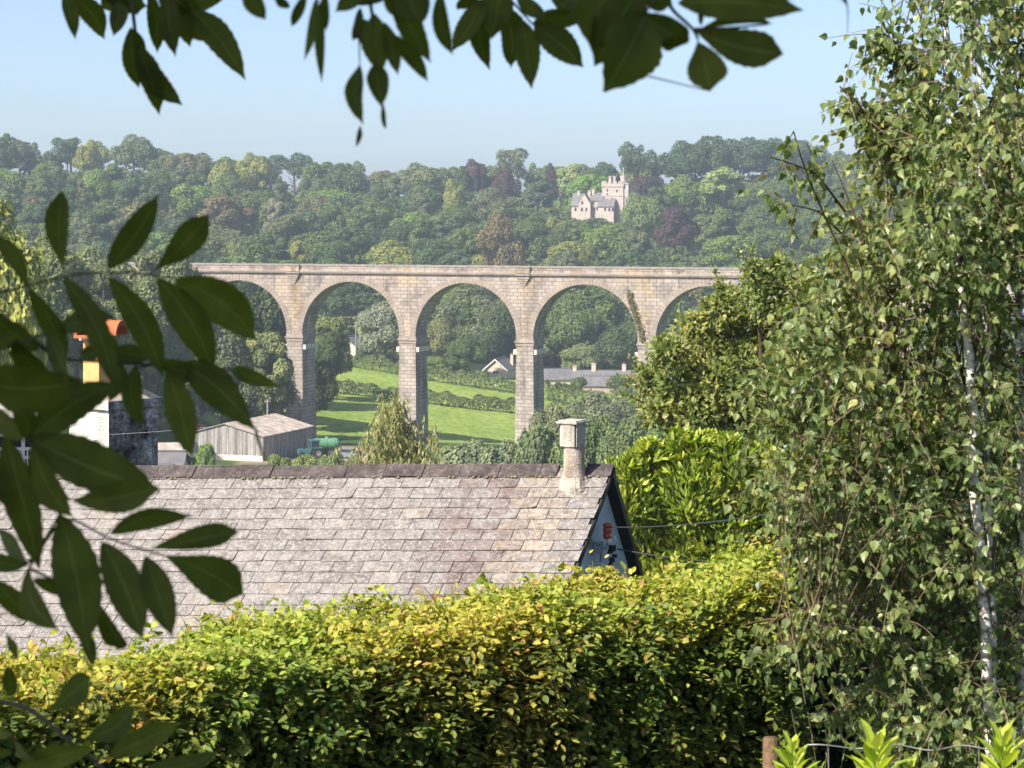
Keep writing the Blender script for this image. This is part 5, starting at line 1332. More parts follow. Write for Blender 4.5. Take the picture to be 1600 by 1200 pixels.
def oak():
    d = 36
    root = thing('oak_tree', 'green oak with lit tufted branches between the viaduct pier and the birch', 'tree', (0, 0, 0))
    pts = [(1130, 490, 34), (1085, 520, 36), (1160, 520, 44), (1045, 555, 32), (1100, 560, 46), (1170, 575, 50), (1210, 470, 50), (1230, 530, 56), (1020, 600, 26), (1065, 605, 42), (1120, 620, 50), (1190, 640, 56), (1250, 600, 60), (1030, 650, 30), (1085, 655, 46), (1150, 680, 50), (1240, 690, 60), (1270, 480, 50), (1300, 560, 60), (1220, 430, 30), (1190, 445, 30), (1310, 650, 70), (1300, 740, 70), (1200, 740, 60), (1110, 710, 50), (1330, 450, 50), (1015, 632, 18), (1012, 585, 16), (1135, 462, 18), (1180, 425, 16), (1340, 800, 70)]
    c, r = lobes_px(pts, d, .9)
    m = leaf_mat('oak_leaf', [(0, (.09, .12, .034)), (.4, (.18, .22, .058)), (.75, (.29, .32, .095)), (1, (.42, .40, .15))], .4, .45, .35, (1.2, (.75, .85, .8), (1.15, 1.05, .95)))
    mb = MB(); p, dn = crown_points(c, r, 26000, .85, .2); k = len(p)
    add_leaves(mb, p, dn * .6 + rand_unit(k) * .8, dn * .4 + rand_unit(k) * .6 + (-.2, -.2, .7), rng.uniform(.08, .145, k), rng.uniform(.05, .09, k), T_FOLD)
    # reaching twigs past the outline
    tw = MB()
    for j in range(150):
        i = rng.integers(0, len(c)); u = nrm(rng.normal(0, 1, 3) + (-.5, -.3, .5)); q0 = c[i] + u * r[i] * .8; l = rng.uniform(.15, .42); q1 = q0 + u * l + (0, 0, rng.uniform(-.08, .08))
        tw.tube([c[i], q0, q1], [.014, .008, .003], 4)
        k = int(12 + l * 45); t = rng.random(k)[:, None] ** .8; pp = q0 + (q1 - q0) * t + rng.normal(0, .035, (k, 3))
        add_leaves(mb, pp, rand_unit(k) + u * .6, rand_unit(k) * .6 + (-.2, -.2, .8), rng.uniform(.05, .10, k), rng.uniform(.035, .06, k), T_FOLD)
    mb.build('crown', m, root)
    b0 = np.array(at(1215, d + .6)); t0 = P(1215, 520, d + .6)
    tw.tube([b0 - (0, 0, .3), (b0 + t0) / 2 + (.1, 0, 0), t0], [.22, .17, .07], 10)
    for i in range(len(c)): s_ = b0 + (t0 - b0) * rng.uniform(.45, .9); tw.tube([s_, (s_ + c[i]) / 2 + (0, 0, -.1), c[i]], [.06, .04, .015], 5)
    tw.build('trunk', M['bark'], root)
oak()

def birch():
    root = thing('birch_tree', 'tall silver birch with white trunks and small pointed leaves filling the right side', 'tree', (0, 0, 0))
    wb, nt, out = newmat('birch_bark')
    tc = nd(nt, 'TexCoord'); mp = nd(nt, 'Mapping'); mp.inputs['Scale'].default_value = (14, 14, 30); nt.links.new(tc.outputs['Object'], mp.inputs['Vector'])
    nz = nd(nt, 'TexNoise', Scale=1.0, Detail=5.0); nt.links.new(mp.outputs[0], nz.inputs['Vector'])
    r = ramp(nt, nz.outputs['Fac'], [(.36, (.07, .05, .04)), (.43, (.45, .38, .31)), (.5, (.82, .79, .74))])
    pb = nd(nt, 'BsdfPrincipled', Roughness=.65); nt.links.new(r.outputs[0], pb.inputs['Base Color']); nt.links.new(pb.outputs[0], out.inputs[0])
    tw_m = plain('birch_twig', g(.13, .095, .065), .6, .3, (9, (.5, .5, .5), (1.4, 1.3, 1.2)))
    D0 = 7.0
    trunks = []
    tr = MB()
    def trunk(pts, d, r0, r1):
        q = np.array([P(px, py, d + dd) for px, py, dd in pts])
        q = np.r_[[np.array((q[0][0], q[0][1], gz(q[0][0], q[0][1]) - .1))], q]
        s = np.r_[0, np.cumsum(np.linalg.norm(np.diff(q, axis=0), axis=1))]; t = np.linspace(0, s[-1], 40)
        c = np.stack([np.interp(t, s, q[:, k]) for k in range(3)], -1)
        for _ in range(3): c[1:-1] = (c[:-2] + 2 * c[1:-1] + c[2:]) / 4
        c[1:-1] += rng.normal(0, .004, (38, 3)) * (1, 1, 0)
        tr.tube(c, np.linspace(r0, r1, 40), 10); trunks.append((c, r0, r1))
    trunk([(1548, 1190, 0), (1540, 1000, .02), (1531, 850, .03), (1518, 620, .05), (1504, 470, .06), (1490, 250, .1), (1478, 60, .12), (1470, -200, .15)], D0, .026, .006)
    trunk([(1600, 1190, .2), (1597, 900, .2), (1600, 600, .25), (1585, 300, .3), (1570, 0, .3), (1560, -200, .3)], D0, .022, .006)
    trunk([(1552, 1000, .1), (1545, 800, .1), (1540, 600, .1), (1536, 420, .1), (1530, 200, .12), (1525, -100, .12)], D0, .014, .004)
    trunk([(1690, 1190, .5), (1680, 700, .5), (1660, 200, .5), (1650, -200, .5)], D0, .025, .008)
    tr.build('trunk', wb, root, True)
    tw, lf = MB(), MB()
    # long ascending limbs
    limbs = []
    def limb(pts, d0, d1, r0):
        n = 26; q = np.array(pts, float); s = np.r_[0, np.cumsum(np.linalg.norm(np.diff(q, axis=0), axis=1))]; t = np.linspace(0, s[-1], n)
        px = np.interp(t, s, q[:, 0]); py = np.interp(t, s, q[:, 1]); dd = np.linspace(d0, d1, n)
        c = np.array([P(a, b, e) for a, b, e in zip(px, py, dd)])
        for _ in range(3): c[1:-1] = (c[:-2] + 2 * c[1:-1] + c[2:]) / 4
        tw.tube(c, np.linspace(r0, .0022, n), 6); limbs.append(c)
    L = [([(1535, 1000), (1500, 820), (1440, 660), (1390, 560), (1330, 430), (1285, 330), (1246, 240), (1240, 205)], 7.4, 6.7, .012), ([(1530, 900), (1470, 700), (1420, 560), (1370, 430), (1330, 320), (1300, 250)], 7.4, 7.0, .01),
         ([(1520, 640), (1480, 500), (1440, 360), (1420, 220), (1400, 100), (1390, 20)], 7.4, 7.3, .009), ([(1510, 520), (1470, 330), (1450, 180), (1440, 40), (1436, -60)], 7.4, 7.6, .008),
         ([(1540, 1010), (1490, 930), (1430, 830), (1350, 760), (1270, 700), (1215, 640), (1190, 600)], 7.4, 7.0, .01), ([(1545, 1080), (1500, 960), (1470, 850), (1450, 760), (1405, 640), (1330, 540), (1250, 470), (1215, 440)], 7.4, 6.9, .01),
         ([(1545, 1100), (1440, 1000), (1370, 960), (1300, 945), (1240, 950), (1200, 975)], 7.3, 6.7, .007), ([(1545, 1060), (1430, 960), (1330, 880), (1260, 845), (1225, 850)], 7.3, 6.7, .007), ([(1440, 985), (1340, 972), (1290, 975), (1240, 1000)], 7.0, 6.6, .005),
         ([(1500, 1010), (1480, 900), (1460, 780), (1452, 640)], 7.3, 7.0, .009), ([(1515, 600), (1540, 450), (1570, 300), (1580, 150), (1600, 0)], 7.4, 7.2, .008), ([(1600, 900), (1570, 700), (1560, 500), (1555, 300)], 7.4, 7.0, .008),
         ([(1600, 800), (1660, 600), (1690, 400)], 7.6, 7.3, .008), ([(1545, 1150), (1430, 1110), (1340, 1090), (1290, 1120)], 7.3, 6.9, .005), ([(1545, 1100), (1470, 1060), (1400, 1050), (1330, 1000)], 7.3, 6.8, .005),
         ([(1400, 300), (1370, 215), (1345, 165), (1312, 135)], 7.1, 6.9, .005), ([(1420, 250), (1390, 195), (1350, 190), (1330, 180)], 7.2, 7.0, .004), ([(1480, 200), (1430, 100), (1395, 60), (1378, 50)], 7.4, 7.2, .004), ([(1330, 380), (1280, 330), (1240, 320), (1205, 320)], 6.9, 6.6, .004), ([(1320, 330), (1275, 270), (1235, 255), (1203, 245)], 6.9, 6.6, .004)]
    for a in L: limb(*a)
    poly = np.array([(1480, -220), (1450, -80), (1450, 60), (1420, 160), (1400, 240), (1375, 300), (1325, 350), (1275, 430), (1222, 540), (1200, 620), (1208, 740), (1245, 830), (1280, 870), (1340, 910), (1390, 970), (1400, 1060), (1350, 1130), (1370, 1240), (1760, 1240), (1760, -80), (1700, -220)], float)
    def inside(x, y):
        c = False; n = len(poly); j = n - 1
        for i in range(n):
            if (poly[i, 1] > y) != (poly[j, 1] > y) and x < (poly[j, 0] - poly[i, 0]) * (y - poly[i, 1]) / (poly[j, 1] - poly[i, 1]) + poly[i, 0]: c = not c
            j = i
        return c
    allp = np.concatenate(limbs + [t[0] for t in trunks])
    def twig(q0, dr, l, k, sag=.12):
        n = 5; t = np.linspace(0, 1, n)[:, None]
        pts = q0 + dr * l * t - np.array((0, 0, sag * l)) * t ** 2
        tw.tube(pts, np.linspace(.0022, .0009, n), 3, 0, False)
        w = np.linspace(.12, 1, k) + rng.normal(0, .03, k); w = np.clip(w, 0, 1)[:, None]
        pp = q0 + dr * l * w - np.array((0, 0, sag * l)) * w ** 2
        side = rand_unit(k)
        pet = pp + side * .012 - (0, 0, .006)
        # little grows right in front of the white stems
        tx = 800 + pet[:, 0] / pet[:, 1] * F; ty = HY - (pet[:, 2] - ZC) / pet[:, 1] * F
        near_ = np.minimum(np.abs(tx - np.interp(ty, (470, 620, 850, 1000, 1190), (1504, 1518, 1531, 1540, 1548))), np.abs(tx - 1598)) < 17
        kp = ~(near_ & (pet[:, 1] < 7.45) & (ty > 440) & (ty < 1130) & (rng.random(k) < .3))
        pet, side = pet[kp], side[kp]; k = len(pet)
        L_ = rng.uniform(.018, .040, k)
        axv = side * .55 + dr * .25 + np.array((0, 0, -.75)) + rng.normal(0, .25, (k, 3))
        add_leaves(lf, pet, axv, rand_unit(k) + (-.35, -.45, .35), L_, L_ * rng.uniform(.68, .85, k), T_BIRCH)
    # twigs along the limbs
    for c in limbs:
        for i in range(5, len(c)):
            lp = 800 + c[i][0] / c[i][1] * F; ly = HY - (c[i][2] - ZC) / c[i][1] * F
            sparse = lp < 1345 and ly < 560
            for _ in range(3 if not sparse else int(rng.random() < .55)):
                dr = nrm(c[i] - c[i - 1] + rng.normal(0, .09, 3) * 1.2 + (0, 0, -.01)); twig(c[i], dr, rng.uniform(.07, .2), int(rng.integers(5, 10)))
    cnt = 0
    while cnt < 1500:
        x, y = rng.uniform(1170, 1760), rng.uniform(-220, 1240)
        if not inside(x, y): continue
        if y < 330 and rng.random() < .3: continue
        if 420 < y < 1130 and min(abs(x - np.interp(y, (470, 620, 850, 1000, 1190), (1504, 1518, 1531, 1540, 1548))), abs(x - 1598)) < 30 and rng.random() < .5: continue
        if x > 1620 and rng.random() < .5: continue
        cnt += 1
        q0 = P(x, y, (7.2 + rng.normal(.05, .4) if y > 450 else rng.normal(6.95, .35)) if x > 1400 else rng.normal(7.2, .3))
        # branchlet back to a limb or trunk a little lower and further in
        cand = allp[(allp[:, 2] < q0[2] - .05) & (allp[:, 2] > q0[2] - 1.2)]
        if len(cand):
            dd_ = np.linalg.norm((cand - q0) * (1, 1, .6), axis=1); near8 = np.argsort(dd_)[:26]; s0 = cand[rng.choice(near8)]
            hd = np.linalg.norm((s0 - q0)[:2])
            if np.linalg.norm(s0 - q0) < .55 and hd < .06 + .45 * (q0[2] - s0[2]):
                bow = rng.normal(0, .04, 3) + (0, 0, .03)
                tw.tube([s0, s0 * .66 + q0 * .34 + bow * .8, s0 * .3 + q0 * .7 + bow, q0], [.003, .0024, .0018, .0012], 4, 0, False)
        out_ = nrm(np.array((q0[0] - 1.5, q0[1] - 7.4, 0)) + rng.normal(0, .25, 3))
        for _ in range(2):
            dr = nrm(out_ * .3 + rng.normal(0, .5, 3) + (0, 0, .15)); twig(q0, dr, rng.uniform(.08, .2), int(rng.integers(7, 13)), .35)
    lm = leaf_mat('birch_leaf', [(0, (.085, .12, .046)), (.4, (.155, .205, .075)), (.7, (.225, .27, .10)), (.94, (.32, .36, .14)), (1, (.42, .38, .12))], .42, .38, .4, (2.0, (.8, .9, .85), (1.12, 1.05, .95)))
    tw.build('branches', tw_m, root); lf.build('crown', lm, root)
birch()

# ------------------------------------------------------------------ dark shrub added to darken the gap, fence, post, laurel shoots, grass
def dark_shrub():
    d = 10.4
    root = thing('gap_darkening_shrub', 'dark leaved shrub added to darken the gap between hedge end and birch', 'bush', (0, 0, 0))
    pts = [(1290, 930, 80), (1370, 960, 90), (1450, 980, 100), (1280, 1040, 90), (1360, 1080, 110), (1460, 1100, 110), (1300, 1150, 100), (1400, 1200, 120), (1520, 1050, 120), (1540, 1180, 120), (1620, 1000, 120), (1640, 1150, 120), (1560, 900, 110), (1650, 850, 110), (1450, 870, 80), (1250, 1250, 120), (1500, 1300, 130)]
    c, r = lobes_px(pts, d, .3)
    m = leaf_mat('darkened_leaf', [(0, (.018, .030, .010)), (.6, (.03, .05, .014)), (1, (.06, .08, .022))], .2, .5, .3)  # shade of the gap is put into the leaf colour
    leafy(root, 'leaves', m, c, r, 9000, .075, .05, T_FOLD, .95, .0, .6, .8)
    mb = MB()
    for i in range(len(c)): mb.tube([(c[i][0], c[i][1], gz(c[i][0], c[i][1]) - .1), c[i] + (.05, 0, -.1), c[i]], [.02, .014, .006], 5)
    mb.build('branches', M['bark'], root)
dark_shrub()
def small_things():
    # round timber post
    d = 8.35; b = np.array((P(1204, 0, d)[0], d, gz(1.0, d))); zt = P(0, 1152, d)[2]
    mb = MB(); mb.lathe(b, [(.03, -.2), (.03, zt - b[2] - .006), (.024, zt - b[2]), (0, zt - b[2])], 14)
    tag(mb.build('fence_post', plain('tan_timber', g(.17, .11, .065), .85, .2, None, (40, .5), 0, (30, 2, (.6, .55, .5))), None, True), 'round brown timber post at the right end of the hedge foot', 'post')
    # stock netting: wavy top wire and crossing wires
    d = 6.4; mb = MB()
    x0, x1 = P(1262, 0, d)[0], P(1800, 0, d)[0]
    zt = P(0, 1166, d)[2]
    for k, dz in enumerate((0, .13, .26, .4, .55, .72)):
        t = np.linspace(x0, x1, 90); mb.tube(np.c_[t, d + .006 * np.sin(t * 40 + k), zt - dz + .006 * np.sin(t * 30 + k) - .012 * (t - x0)], .0022, 5)
    for x in np.arange(x0 + .06, x1, .145):
        mb.tube([(x, d, zt + .003), (x + .004, d, zt - .4), (x, d, zt - .75)], .0016, 4)
    w = mb.build('wire_fence', plain('galvanised_wire', g(.25, .25, .24), .5, .4, None, None, .4)); 
    mb = MB()
    for px in (1800,): x = P(px, 0, d)[0]; mb.lathe((x, d + .04, gz(x, d)), [(.035, -.2), (.035, zt - gz(x, d) + .08), (0, zt - gz(x, d) + .08)], 12)
    mb.build('post', M['bark'], w)
    tag(w, 'wire stock fence with wavy top wire under the birch', 'fence')
    # laurel shoots at the bottom edge
    sm = leaf_mat('bright_laurel_leaf', [(0, (.30, .40, .035)), (.5, (.46, .54, .06)), (1, (.60, .62, .12))], .42, .32, .5)
    for (px, py, s), lb in zip(((1237, 1150, .8), (1366, 1150, 1.15), (1566, 1142, 1.0), (1420, 1176, .5), (1278, 1188, .5)),
                               ('bright yellow green laurel shoot by the timber post, left of the row', 'largest bright laurel shoot in front of the wire fence', 'bright laurel shoot at the foot of the white birch trunk', 'small low laurel shoot just right of the largest one', 'small low laurel shoot at the bottom edge, second from left')):
        d = 4.9; top = P(px, py, d); b = np.array((top[0] + .01, d, gz(top[0], d)))
        r = thing('laurel_shoot', lb, 'plant', tuple(b), 0, 'laurel shoots along the bottom edge')
        H = top[2] - b[2]
        mb = MB(); mb.tube([(0, 0, -.05), (.01, 0, H * .5), (-.01, 0, H - .02)], [.008, .006, .003], 6); mb.build('stem', plain('green_stem', g(.14, .18, .04), .6, .3), r)
        mb = MB(); n = 64
        i = np.arange(n); t = i / n; a = i * 2.399 + rng.normal(0, .2, n)
        z = H - .02 - t * .34 * (1 + t)
        sp = .35 + 1.2 * np.sqrt(t)
        axv = np.c_[np.cos(a) * sp, np.sin(a) * sp, np.full(n, 1.0) - t * .6]
        pos = np.c_[np.cos(a) * .006 - .008, np.sin(a) * .006, z]
        LL = (.05 + .055 * np.minimum(1, t * 3)) * s * rng.uniform(.85, 1.15, n)
        add_leaves(mb, pos, axv, np.c_[-np.cos(a), -np.sin(a), np.full(n, .9)], LL, LL * .42, T_LONG)
        mb.build('leaves', sm, r)
    # seeding grass stems
    mb = MB()
    for px, py, d, lean in ((1262, 1112, 7.0, .25), (1300, 1118, 6.9, -.2), (1330, 1120, 6.8, -.3), (1420, 1088, 6.7, -.22), (1236, 1108, 7.1, .3), (1290, 1140, 6.9, .1), (1455, 1130, 6.7, -.15), (1350, 1140, 6.9, .2)):
        tp_ = P(px, py, d); b = np.array((tp_[0] + lean * .8, d, gz(tp_[0], d))); t = np.linspace(0, 1, 12)[:, None]
        pts = b + (tp_ - b) * t + np.array((0, 0, .15)) * (t * (1 - t)) * 4 * .6
        mb.tube(pts, np.linspace(.0022, .001, 12), 4)
        k = 26; w = .75 + .25 * rng.random(k)[:, None]; pp = b + (tp_ - b) * w + np.array((0, 0, .15)) * (w * (1 - w)) * 4 * .6
        add_leaves(mb, pp, rand_unit(k) + (0, 0, .4), rand_unit(k), .018, .004, T_FOLD)
    n = 900; x = rng.uniform(.6, 2.2, n); y = rng.uniform(6.0, 8.3, n)
    add_leaves(mb, np.c_[x, y, ground(x, y)], rng.normal(0, .3, (n, 3)) + (0, 0, 1), rand_unit(n), rng.uniform(.2, .55, n), .009, T_FOLD)
    tag(mb.build('grass', leaf_mat('dry_grass', [(0, (.10, .12, .03)), (.5, (.22, .20, .09)), (1, (.33, .27, .15))], .3)), 'long grass gone to seed under the birch', 'grass', None, 'stuff')
small_things()
# ------------------------------------------------------------------ ash tree whose branches hang in front of the view
SUN_AZ, SUN_EL = math.radians(51), math.radians(43)     # from behind, 51 degrees to the left
SUN = np.array((-math.sin(SUN_AZ) * math.cos(SUN_EL), -math.cos(SUN_AZ) * math.cos(SUN_EL), math.sin(SUN_EL)))
def ash():
    root = thing('ash_tree', 'dark shaded ash leaflets on drooping twigs, close by along the top and left side', 'tree', (-2.4, -2.4, gz(-2.4, -2.4)))
    o3 = np.array(root.location)
    m, nt, out = newmat('ash_leaflet')
    geo = nd(nt, 'NewGeometry'); uv = nd(nt, 'UVMap', uv_map='leaf'); sp = nd(nt, 'SeparateXYZ'); nt.links.new(uv.outputs[0], sp.inputs[0])
    c = ramp(nt, geo.outputs['Random Per Island'], [(0, (.085, .105, .018)), (.6, (.115, .138, .024)), (1, (.15, .17, .03))]).outputs[0]
    f = ramp(nt, sp.outputs[1], [(.0, (.75, .75, .75)), (.055, (0, 0, 0))])          # pale midrib (v = distance from it)
    c = mixc(nt, f.outputs[0], c, g(.24, .28, .10))
    tc = nd(nt, 'TexCoord'); nz = nd(nt, 'TexNoise', Scale=30, Detail=4.0); nt.links.new(tc.outputs['Object'], nz.inputs['Vector'])
    c = mixc(nt, 1.0, c, ramp(nt, nz.outputs['Fac'], [(.3, (.8, .8, .8)), (.7, (1.15, 1.12, 1.1))]).outputs[0], 'MULTIPLY')
    p = nd(nt, 'BsdfPrincipled', Roughness=.6); p.inputs['Specular IOR Level'].default_value = .18; nt.links.new(c, p.inputs['Base Color'])
    t = nd(nt, 'BsdfTranslucent'); nt.links.new(mixc(nt, 1.0, c, (1.2, 1.3, .5, 1), 'MULTIPLY'), t.inputs['Color'])
    mx = nd(nt, 'MixShader'); mx.inputs[0].default_value = .42; nt.links.new(p.outputs[0], mx.inputs[1]); nt.links.new(t.outputs[0], mx.inputs[2]); nt.links.new(mx.outputs[0], out.inputs[0])
    bark = plain('ash_twig', g(.10, .10, .055), .8, .2, (30, (.7, .7, .7), (1.2, 1.2, 1.2)))
    def leaflet(mb, uvs, a, b, w, shape=0, curl=None, roll=None, da=0, db=0, d=2.5):
        p0, p1 = P(a[0], a[1], d + da), P(b[0], b[1], d + db)
        p0, p1 = p0 - o3, p1 - o3
        L = np.linalg.norm(p1 - p0); ax = (p1 - p0) / L
        W = 1.03 * w / F * d
        view = np.array((0, -1.0, 0)); roll = rng.normal(0, .25) if roll is None else roll
        n0_ = nrm(view - ax * np.dot(view, ax)); bt = np.cross(n0_, ax)
        nn = n0_ * math.cos(roll) + bt * math.sin(roll); bt = np.cross(nn, ax); W /= max(.55, math.cos(roll))
        K = 21; t = np.linspace(0, 1, K)
        pk = .45 if shape == 0 else .68
        e0 = .78 if shape == 0 else 1.25
        prof = np.where(t < pk, np.sin(PI / 2 * np.clip(t / pk, 0, 1)) ** e0, np.cos(PI / 2 * np.clip((t - pk) / (1 - pk), 0, .9999)) ** (.85 if shape == 0 else .6))
        prof = prof * (1 - .55 * np.clip((t - .84) / .16, 0, 1)) * .5 * W
        curl = rng.normal(0, .10) if curl is None else curl
        ctr = p0 + np.outer(t, p1 - p0) + np.outer(np.sin(PI * t) * curl * L, bt * .5) + np.outer(np.sin(PI * t) * rng.normal(.03, .04) * L, nn)
        ser = 1 + .07 * ((np.arange(K) % 2) - .5) * (prof > .1 * W)
        wav = .05 * W * np.sin(t * 9 + rng.uniform(0, 6))
        fold = rng.uniform(.12, .32)
        l2 = ctr + np.outer(prof * ser, bt) + np.outer(prof * fold + wav, nn); r2 = ctr - np.outer(prof * ser * rng.uniform(.88, 1), bt) + np.outer(prof * fold - wav, nn)
        l1 = ctr + np.outer(prof * .45, bt) + np.outer(prof * fold * .35, nn); r1 = ctr - np.outer(prof * .45, bt) + np.outer(prof * fold * .35, nn)
        v = np.concatenate([l2, l1, ctr, r1, r2]); q = []
        for s_ in range(4): q += [(s_ * K + i, s_ * K + i + 1, (s_ + 1) * K + i + 1, (s_ + 1) * K + i) for i in range(K - 1)]
        mb.add(v, q)
        for s_, vv in ((0, 1.0), (1, .45), (2, 0.0), (3, .45), (4, 1.0)): uvs.extend([(x, vv) for x in t])
    def spray(leaves, stems, d, jitter=.05):
        mb, uvs = MB(), []
        for lf in leaves:
            a, b, w = lf[0], lf[1], lf[2]; kw = lf[3] if len(lf) > 3 else {}
            leaflet(mb, uvs, a, b, w, d=d, da=rng.normal(0, .01), db=rng.normal(0, jitter), **kw)
        o = mb.build('leaf_spray', m, root, True)
        u = o.data.uv_layers.new(name='leaf'); vi = np.empty(len(o.data.loops), np.int32); o.data.loops.foreach_get('vertex_index', vi)
        u.data.foreach_set('uv', np.array(uvs, np.float32)[vi].ravel())
        for st in stems:
            mb = MB()
            pts = np.array([P(x, y, d + .004) for x, y in st[0]]) - o3
            s = np.r_[0, np.cumsum(np.linalg.norm(np.diff(pts, axis=0), axis=1))]; t = np.linspace(0, s[-1], 14); cc = np.stack([np.interp(t, s, pts[:, k]) for k in range(3)], -1)
            for _ in range(2): cc[1:-1] = (cc[:-2] + 2 * cc[1:-1] + cc[2:]) / 4
            mb.tube(cc, np.linspace(st[1], st[2], 14) / F * d / 2, 6)
            mb.build('twig', bark, o)
    ov = dict(shape=1)
    # upper left leaf, its rachis level across the picture
    spray([((102, 427), (97, 297), 42, dict(shape=1, curl=.06)), ((168, 421), (248, 304), 46, dict(curl=-.06)), ((243, 422), (327, 336), 46, dict(curl=-.05, shape=1)), ((272, 434), (402, 533), 66, dict(curl=.12)),
           ((245, 432), (336, 585), 56, dict(curl=.12)), ((170, 432), (255, 590), 44, dict(curl=.1)), ((100, 432), (182, 612), 42, dict(curl=.12)), ((45, 450), (105, 565), 36, dict(curl=.1)), ((45, 450), (-22, 364), 30, dict(curl=-.3))],
          [([(-60, 470), (45, 447), (100, 429), (168, 425), (243, 427), (275, 436)], 5, 3)], 2.45)
    # second leaf under it
    spray([((362, 578), (442, 605), 26, {}), ((280, 568), (402, 675), 58, dict(curl=.12)), ((398, 668), (414, 718), 15, {}), ((262, 578), (300, 718), 50, dict(curl=.05)), ((245, 565), (335, 590), 34, {}), ((235, 560), (160, 558), 30, {}),
           ((212, 570), (222, 668), 34, {}), ((90, 512), (180, 496), 38, {}), ((150, 505), (186, 560), 30, {}), ((185, 560), (170, 628), 22, dict(roll=.9)), ((125, 556), (172, 546), 26, {})],
          [([(90, 560), (170, 566), (240, 570), (300, 572), (365, 578)], 6, 4), ([(240, 570), (212, 575)], 4, 3)], 2.5)
    # big dark leaves at the left edge
    spray([((-30, 596), (128, 596), 84, {}), ((-20, 492), (64, 552), 40, {}), ((22, 530), (84, 598), 40, {}), ((72, 520), (106, 612), 32, {}), ((44, 690), (188, 598), 58, dict(curl=.12)), ((46, 684), (250, 768), 72, dict(curl=-.08)),
           ((112, 782), (250, 762), 48, dict(shape=1)), ((52, 690), (118, 812), 52, {}), ((45, 682), (18, 628), 34, {}), ((8, 672), (62, 888), 62, dict(curl=.06)), ((-30, 700), (40, 800), 56, {}), ((-20, 640), (40, 690), 36, {}), ((-40, 540), (30, 520), 30, {})],
          [([(-60, 566), (0, 546), (40, 532), (76, 520)], 8, 5), ([(-50, 640), (10, 668), (46, 686)], 9, 5), ([(46, 686), (110, 710), (160, 725)], 5, 3), ([(46, 688), (85, 750), (110, 782)], 5, 3)], 2.35)
    # hanging leaf over the slates
    spray([((95, 803), (136, 1016), 70, dict(curl=.05)), ((160, 846), (224, 1002), 62, dict(curl=.06)), ((228, 868), (270, 996), 46, {}), ((255, 868), (379, 930), 66, dict(shape=1, curl=.1)), ((172, 834), (305, 806), 34, dict(curl=.16)), ((232, 858), (373, 830), 38, dict(shape=1)),
           ((44, 888), (95, 986), 46, {}), ((-12, 905), (52, 972), 38, {}), ((44, 884), (-6, 826), 30, {}), ((148, 938), (182, 1014), 44, {}), ((118, 975), (146, 1044), 20, dict(roll=.8)), ((52, 904), (92, 930), 22, {}), ((-30, 866), (44, 884), 30, {})],
          [([(-50, 868), (10, 878), (46, 886), (95, 800)], 8, 4), ([(46, 886), (100, 800), (160, 838), (230, 862), (256, 868)], 5, 3), ([(46, 888), (150, 938)], 5, 3)], 2.4)
    # low spray at the bottom left corner
    spray([((72, 1114), (142, 1058), 46, ov), ((124, 1156), (208, 1104), 50, ov), ((168, 1182), (284, 1126), 40, {}), ((25, 1200), (152, 1166), 40, {}), ((226, 1200), (344, 1172), 30, {}), ((18, 1090), (12, 1038), 24, {}), ((28, 1034), (8, 986), 18, dict(roll=.8)), ((22, 1158), (58, 1192), 20, {}), ((-14, 1140), (20, 1148), 18, {}), ((-20, 1170), (16, 1176), 18, {})],
          [([(-60, 1096), (10, 1094), (48, 1106), (76, 1128), (96, 1150), (150, 1190), (190, 1230)], 10, 6), ([(48, 1106), (72, 1114)], 3, 2), ([(96, 1150), (124, 1156)], 3, 2), ([(150, 1190), (168, 1182)], 3, 2)], 2.6)
    # along the top
    spray([((100, -12), (118, 62), 24, {}), ((110, -8), (164, 62), 38, {}), ((160, -12), (182, 18), 26, {}), ((188, 2), (177, 57), 28, {}), ((205, 42), (217, 138), 32, {}), ((212, 66), (249, 180), 38, {}), ((218, 82), (286, 165), 36, {}), ((208, 46), (228, 86), 22, {}), ((195, -20), (215, 24), 44, {}),
           ((235, -14), (245, 84), 30, {}), ((262, -12), (275, 90), 36, {}), ((282, -2), (297, 74), 34, {}), ((296, 12), (384, 126), 44, dict(curl=.08)), ((284, 18), (324, 66), 30, {}), ((296, 12), (356, -8), 34, {}), ((150, -20), (230, 10), 44, {}), ((240, -20), (300, 18), 48, {})],
          [([(205, -30), (207, 10), (211, 50), (222, 90)], 9, 4), ([(100, -20), (102, -8)], 4, 3), ([(290, -20), (294, 12)], 5, 3)], 2.9)
    spray([((382, -22), (416, 31), 32, {}), ((428, -10), (452, 13), 16, {}), ((480, -12), (455, 42), 17, {}), ((494, -4), (475, 96), 17, dict(roll=.2)), ((500, 2), (503, 130), 16, dict(roll=.2)), ((506, -18), (510, 49), 15, {})],
          [([(490, -30), (497, 4)], 5, 3), ([(405, -40), (384, -22)], 4, 3)], 2.3)
    spray([((566, -20), (524, 19), 30, {}), ((612, -14), (545, 6), 30, {}), ((563, 12), (550, 64), 20, {}), ((584, 20), (596, 118), 46, {}), ((600, 34), (622, 118), 26, {}), ((606, 50), (669, 128), 26, dict(curl=.1)), ((562, 100), (567, 194), 30, {}), ((588, 98), (597, 168), 34, {}), ((598, 160), (603, 202), 8, {}), ((563, 196), (556, 230), 9, {}), ((572, 30), (560, 66), 24, {})],
          [([(575, -30), (580, 15), (588, 60), (590, 100)], 8, 4), ([(560, 20), (562, 100)], 4, 2)], 2.35)
    spray([((616, -22), (674, 100), 40, {}), ((688, -14), (708, 87), 28, {}), ((640, -22), (660, 38), 54, {}), ((600, -14), (650, 24), 40, {})], [([(640, -40), (640, -10)], 5, 4)], 2.3)
